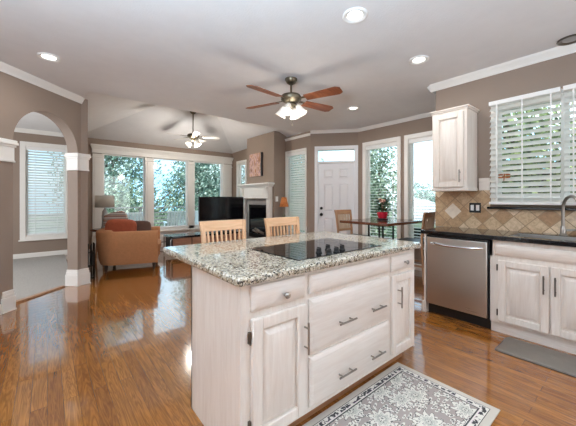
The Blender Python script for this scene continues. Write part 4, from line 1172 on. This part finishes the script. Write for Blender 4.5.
# ------------------------------------------------------------------ ceiling fans
def fan(name, label, c, ztop, zhub, angs, Rb, bw, blade_mat, body, nshade, power, loc_rod=.013):
    x, y = c
    root = thing(name, label, 'ceiling fan', (x, y, ztop))
    mb = MB(); mb.lathe([(.075, ztop), (.075, ztop - .015), (.055, ztop - .05), (.025, ztop - .07)], (x, y, 0), 24); part('canopy', mb, body, root)
    mb = MB(); mb.tube([(x, y, ztop - .06), (x, y, zhub + .07)], loc_rod, 10); part('downrod', mb, body, root)
    mb = MB(); mb.lathe([(.03, zhub + .085), (.06, zhub + .075), (.115, zhub + .055), (.13, zhub + .03), (.125, zhub), (.09, zhub - .025), (.06, zhub - .04)], (x, y, 0), 28); part('motor_housing', mb, body, root)
    for a in angs:
        ca, sa = math.cos(a), math.sin(a)
        Mb = Matrix.Translation((x, y, zhub - .005)) @ Matrix.Rotation(a, 4, 'Z') @ Matrix.Rotation(R(-12), 4, 'X')
        mb = MB(Mb)
        K = 10; pts = []
        for k in range(K + 1):
            f = k / K; xx = .20 + (Rb - .20) * f; hw = bw * (.36 + .14 * f)
            if f > .88: hw *= math.sqrt(max(0.05, 1 - ((f - .88) / .13) ** 2 * .75))
            pts.append((xx, hw))
        top = [(p_, h_, .004) for p_, h_ in pts] + [(p_, -h_, .004) for p_, h_ in reversed(pts)]
        bot = [(p_, h_, -.004) for p_, h_, _ in top]
        it = [mb.p(*q) for q in top]; ib = [mb.p(*q) for q in bot]; n_ = len(it)
        mb.f.append(tuple(it)); mb.f.append(tuple(ib[::-1]))
        for j in range(n_): mb.f.append((it[j], ib[j], ib[(j + 1) % n_], it[(j + 1) % n_]))
        b_ = MB(); 
        bl = part('blade', mb, blade_mat, root)
        mi = MB(Mb); mi.box(.09, .25, -.014, .014, .004, .012); mi.box(.22, .28, -.032, .032, .0045, .010); part('blade_iron', mi, body, bl)
    mb = MB(); mb.lathe([(.055, zhub - .04), (.062, zhub - .055), (.05, zhub - .085), (.03, zhub - .10)], (x, y, 0), 20); part('light_kit', mb, body, root)
    for k in range(nshade):
        a = R(30) + 2 * PI * k / nshade
        d = Vector((math.cos(a), math.sin(a), 0)); p0 = Vector((x, y, zhub - .07)) + d * .045; p1 = Vector((x, y, zhub - .085)) + d * .09
        ar = MB(); ar.tube([p0, (p0 + p1) / 2 + Vector((0, 0, .012)), p1], .009, 8); arm = part('lamp_arm', ar, body, root)
        ax = (d * .55 + Vector((0, 0, -1))).normalized(); rot = Vector((0, 0, 1)).rotation_difference(ax).to_matrix().to_4x4()
        sh = MB(Matrix.Translation(p1) @ rot); sh.lathe([(.022, -.01), (.030, .01), (.040, .05), (.054, .09), (.066, .115)], n=20, caps=False)
        part('glass_shade', sh, M_bellglass.m, arm, solid=.003)
        q = Matrix.Translation(p1) @ rot @ Vector((0, 0, .07))
        bm_ = MB(); bm_.ellipsoid(q, (.022, .022, .03), 10, 8); part('bulb', bm_, M_lens.m, arm)
    l = lamp('fan_lamp', 'POINT', (0, 0, zhub - .34 - ztop), (0, 0, 0), power, (1, .93, .84), shadow_soft_size=.13); l.parent = root
    mb = MB(); mb.tube([(x + .02, y, zhub - .09), (x + .02, y, zhub - .30)], .0018, 5); mb.ellipsoid((x + .02, y, zhub - .305), (.006, .006, .010), 8, 6); part('pull_chain', mb, body, root)
    return root
FWD = R(50.5)   # compass direction of the view axis in plan
def view_ang(deg): return FWD - R(90) + R(deg)
fan('ceiling_fan', 'wood-bladed ceiling fan with frosted lamps over the kitchen island', (2.32, 2.755), ZC, 2.48,
    [view_ang(q) for q in (34, -33, 226, 151)], .66, .16, M_blade, M_bronze, 4, 8)
M_paleblade = plain('white_fan_blade', srgb(214, 210, 204), .4, vary=.03)
fan('ceiling_fan', 'white-bladed ceiling fan on a long downrod under the vaulted ceiling', (2.54, 6.45), 3.245, 2.66,
    [view_ang(q) for q in (8, 80, 152, 224, 296)], .58, .14, M_paleblade, M_bronze, 4, 40)

# ------------------------------------------------------------------ outside
GZ = -1.6
struct('ground', MB().box(-40, 70, -10, 70, GZ - .3, GZ), M_lawn)
root = thing('deck', 'grey wooden deck beyond the living room windows', 'deck', (2.5, 9.9, -.15))
part('deck_boards', MB().box(-3, 8.2, YD + .20, 11.2, -.20, -.12), M_deck, root)
for (a, b) in ((-2.8, 8.6), (2.5, 11.1), (-2.8, 11.1), (8.0, 11.1), (8.0, 8.7)):
    part('post', MB().box(a - .06, a + .06, b - .06, b + .06, GZ, -.20), M_rail, root)
root = thing('deck_railing', 'grey deck railing with horizontal rails beyond the living room windows', 'railing', (2.5, 11.1, -.12))
for a in (-2.9, -1.1, .7, 2.5, 4.3, 6.1, 8.1):
    part('post', MB().box(a - .045, a + .045, 11.05, 11.14, -.12, .95), M_rail, root)
for k in range(7):
    part('rail', MB().box(-2.95, 8.15, 11.075, 11.115, .0 + .125 * k, .04 + .125 * k), M_rail, root)
part('cap_rail', MB().box(-2.95, 8.15, 11.03, 11.16, .95, .985), M_rail, root)

M_patio = plain('white_patio', srgb(246, 246, 246), .4, vary=.01)
def patio_chair(loc, rz, label):
    root = thing('patio_chair', label, 'chair', (0, 0, 0), 0, 'white patio chairs on the deck')
    for s in (-1, 1):
        for yy in (-.25, .25):
            m_ = MB(); m_.bar((s * .27, yy, 0), (s * .26, yy * .9, .62 if yy > 0 else .40), .04); part('leg', m_, M_patio, root)
        m_ = MB(); m_.box(s * .27 - .035, s * .27 + .035, -.28, .27, .60, .63); part('armrest', m_, M_patio, root)
    m_ = MB()
    for k in range(6): m_.box(-.26, .26, -.24 + .085 * k, -.17 + .085 * k, .38, .405)
    part('seat', m_, M_patio, root)
    m_ = MB()
    for k in range(6):
        xx = -.26 + .09 * k; m_.hexa([(xx, -.26, .40), (xx + .07, -.26, .40), (xx + .07, -.235, .40), (xx, -.235, .40)], [(xx, -.42, .98), (xx + .07, -.42, .98), (xx + .07, -.395, .98), (xx, -.395, .98)])
    m_.box(-.27, .27, -.43, -.39, .95, .99)
    part('backrest', m_, M_patio, root)
    root.location = loc; root.rotation_euler = (0, 0, rz); return root
pc = patio_chair((1.95, 9.75, -.119), R(10), 'white slatted patio chair outside the left living room window')
copy_tree(pc, (3.25, 9.9, -.119), R(-8), 'white slatted patio chair outside the middle living room window, nearest the pillar')
copy_tree(pc, (3.95, 9.95, -.119), R(12), 'white slatted patio chair outside the middle living room window, next to the television')

def foliage_mesh(seed, n, rx, ry, rz_, leaf, clumps=26):
    rg = random.Random(seed); mb = MB(); cs = []
    for k in range(clumps):
        while True:
            q = Vector((rg.uniform(-1, 1), rg.uniform(-1, 1), rg.uniform(-1, 1)))
            if q.length < 1: break
        cs.append((Vector((q.x * rx * .72, q.y * ry * .72, q.z * rz_ * .75)), rg.uniform(.30, .5)))
    for k in range(n):
        c, s = cs[rg.randrange(clumps)]
        while True:
            q = Vector((rg.uniform(-1, 1), rg.uniform(-1, 1), rg.uniform(-1, 1)))
            if .2 < q.length < 1: break
        p_ = c + Vector((q.x * rx * s, q.y * ry * s, q.z * rz_ * s))
        d = Vector((rg.gauss(0, 1), rg.gauss(0, 1), rg.gauss(0, 1))).normalized(); u = d.orthogonal().normalized(); w = d.cross(u)
        L_ = leaf * rg.uniform(.6, 1.4)
        mb.poly([p_ - u * L_, p_ + w * L_ * .5, p_ + u * L_, p_ - w * L_ * .5])
    return mb
def tree(label, x, y, z0, ztrunk, zc, rx, ry, rz_, n, leaf, mat, seed, name='tree'):
    root = thing(name, label, 'tree', (x, y, z0), 0, 'trees outside the windows')
    rg = random.Random(seed + 99)
    mb = MB(); mb.tube([(x, y, z0), (x + rg.uniform(-.1, .1), y, (z0 + zc) / 2), (x + rg.uniform(-.2, .2), y, zc + rz_ * .3)], [.16, .12, .05], 9)
    for k in range(6):
        a = rg.uniform(0, 2 * PI); zz = zc - rz_ * .45 + rz_ * .14 * k
        mb.tube([(x, y, zz), (x + rx * .35 * math.cos(a), y + ry * .35 * math.sin(a), zz + .35 * rz_ * .6), (x + rx * .65 * math.cos(a), y + ry * .65 * math.sin(a), zz + rz_ * .4)], [.06, .04, .015], 6)
    part('trunk', mb, M_bark, root)
    mb = foliage_mesh(seed, n, rx, ry, rz_, leaf)
    mb.v = [(v_[0] + x, v_[1] + y, v_[2] + zc) for v_ in mb.v]
    part('foliage', mb, mat, root, smooth=False)
    return root
TREES = [
    ('leafy tree filling the living room window behind the drum lamp', 2.4, 15.8, 2.0, 2.2, 1.9, 4.0, 14000, .085, M_leafB),
    ('leafy tree behind the middle living room window and the television', 6.65, 15.9, 1.9, 2.05, 1.8, 3.7, 14000, .085, M_leafB),
    ('tree seen through the narrow window past the fireplace', 10.6, 16.0, 1.2, 1.9, 1.6, 3.0, 6500, .105, M_leafB),
    ('low bushy tree between deck railing and the middle window', 3.0, 12.6, .2, 2.2, 1.0, 2.1, 9000, .07, M_leafA),
    ('leafy tree outside the nook window behind the flowering plant', 9.0, 6.15, 1.0, 1.1, 1.35, 2.6, 12000, .065, M_leafA),
    ('low distant green tree outside the nook window by the cabinet', 21.0, 9.6, .4, 3.2, 3.4, 2.0, 4200, .14, M_leafB),
    ('yellow green tree outside the kitchen sink window', 8.3, 1.75, 1.5, 1.6, 1.5, 2.4, 9500, .08, M_leafC),
    ('green tree outside the sink window nearest the faucet', 8.1, -1.3, 1.8, 1.5, 1.5, 2.6, 5500, .085, M_leafC),
    ('tree outside the half shaded window beside the fireplace', 10.3, 11.7, 1.4, 1.7, 1.7, 3.0, 5000, .105, M_leafB),
]
for k, (lb, x, y, zc, rx, ry, rz_, n, leaf, mt) in enumerate(TREES):
    tree(lb, x, y, GZ, 0, zc, rx, ry, rz_, n, leaf, mt, 11 + k)
# neighbouring house down the slope
root = thing('neighbor_house', 'neighbouring house with grey shingled roof seen through the nook window', 'house', (15.0, 7.3, GZ))
part('walls', MB().box(13.2, 17.0, 5.6, 9.4, GZ, .25), M_siding, root)
mb = MB()
mb.poly([(12.8, 5.2, .2), (12.8, 9.8, .2), (15.0, 7.9, 1.25), (15.0, 7.1, 1.25)]); mb.poly([(12.8, 5.2, .2), (15, 7.1, 1.25), (17.4, 5.2, .2)]); mb.poly([(12.8, 9.8, .2), (17.4, 9.8, .2), (15, 7.9, 1.25)]); mb.poly([(17.4, 5.2, .2), (15, 7.1, 1.25), (15, 7.9, 1.25), (17.4, 9.8, .2)])
mb.poly([(12.8, 5.2, .2), (17.4, 5.2, .2), (17.4, 9.8, .2), (12.8, 9.8, .2)])
part('roof', mb, M_roof, root, smooth=False)
for (a, b) in ((6.3, 7.1), (8.0, 8.8)): part('window', MB().box(13.17, 13.2, a, b, -.9, -.1), M_screen, root)
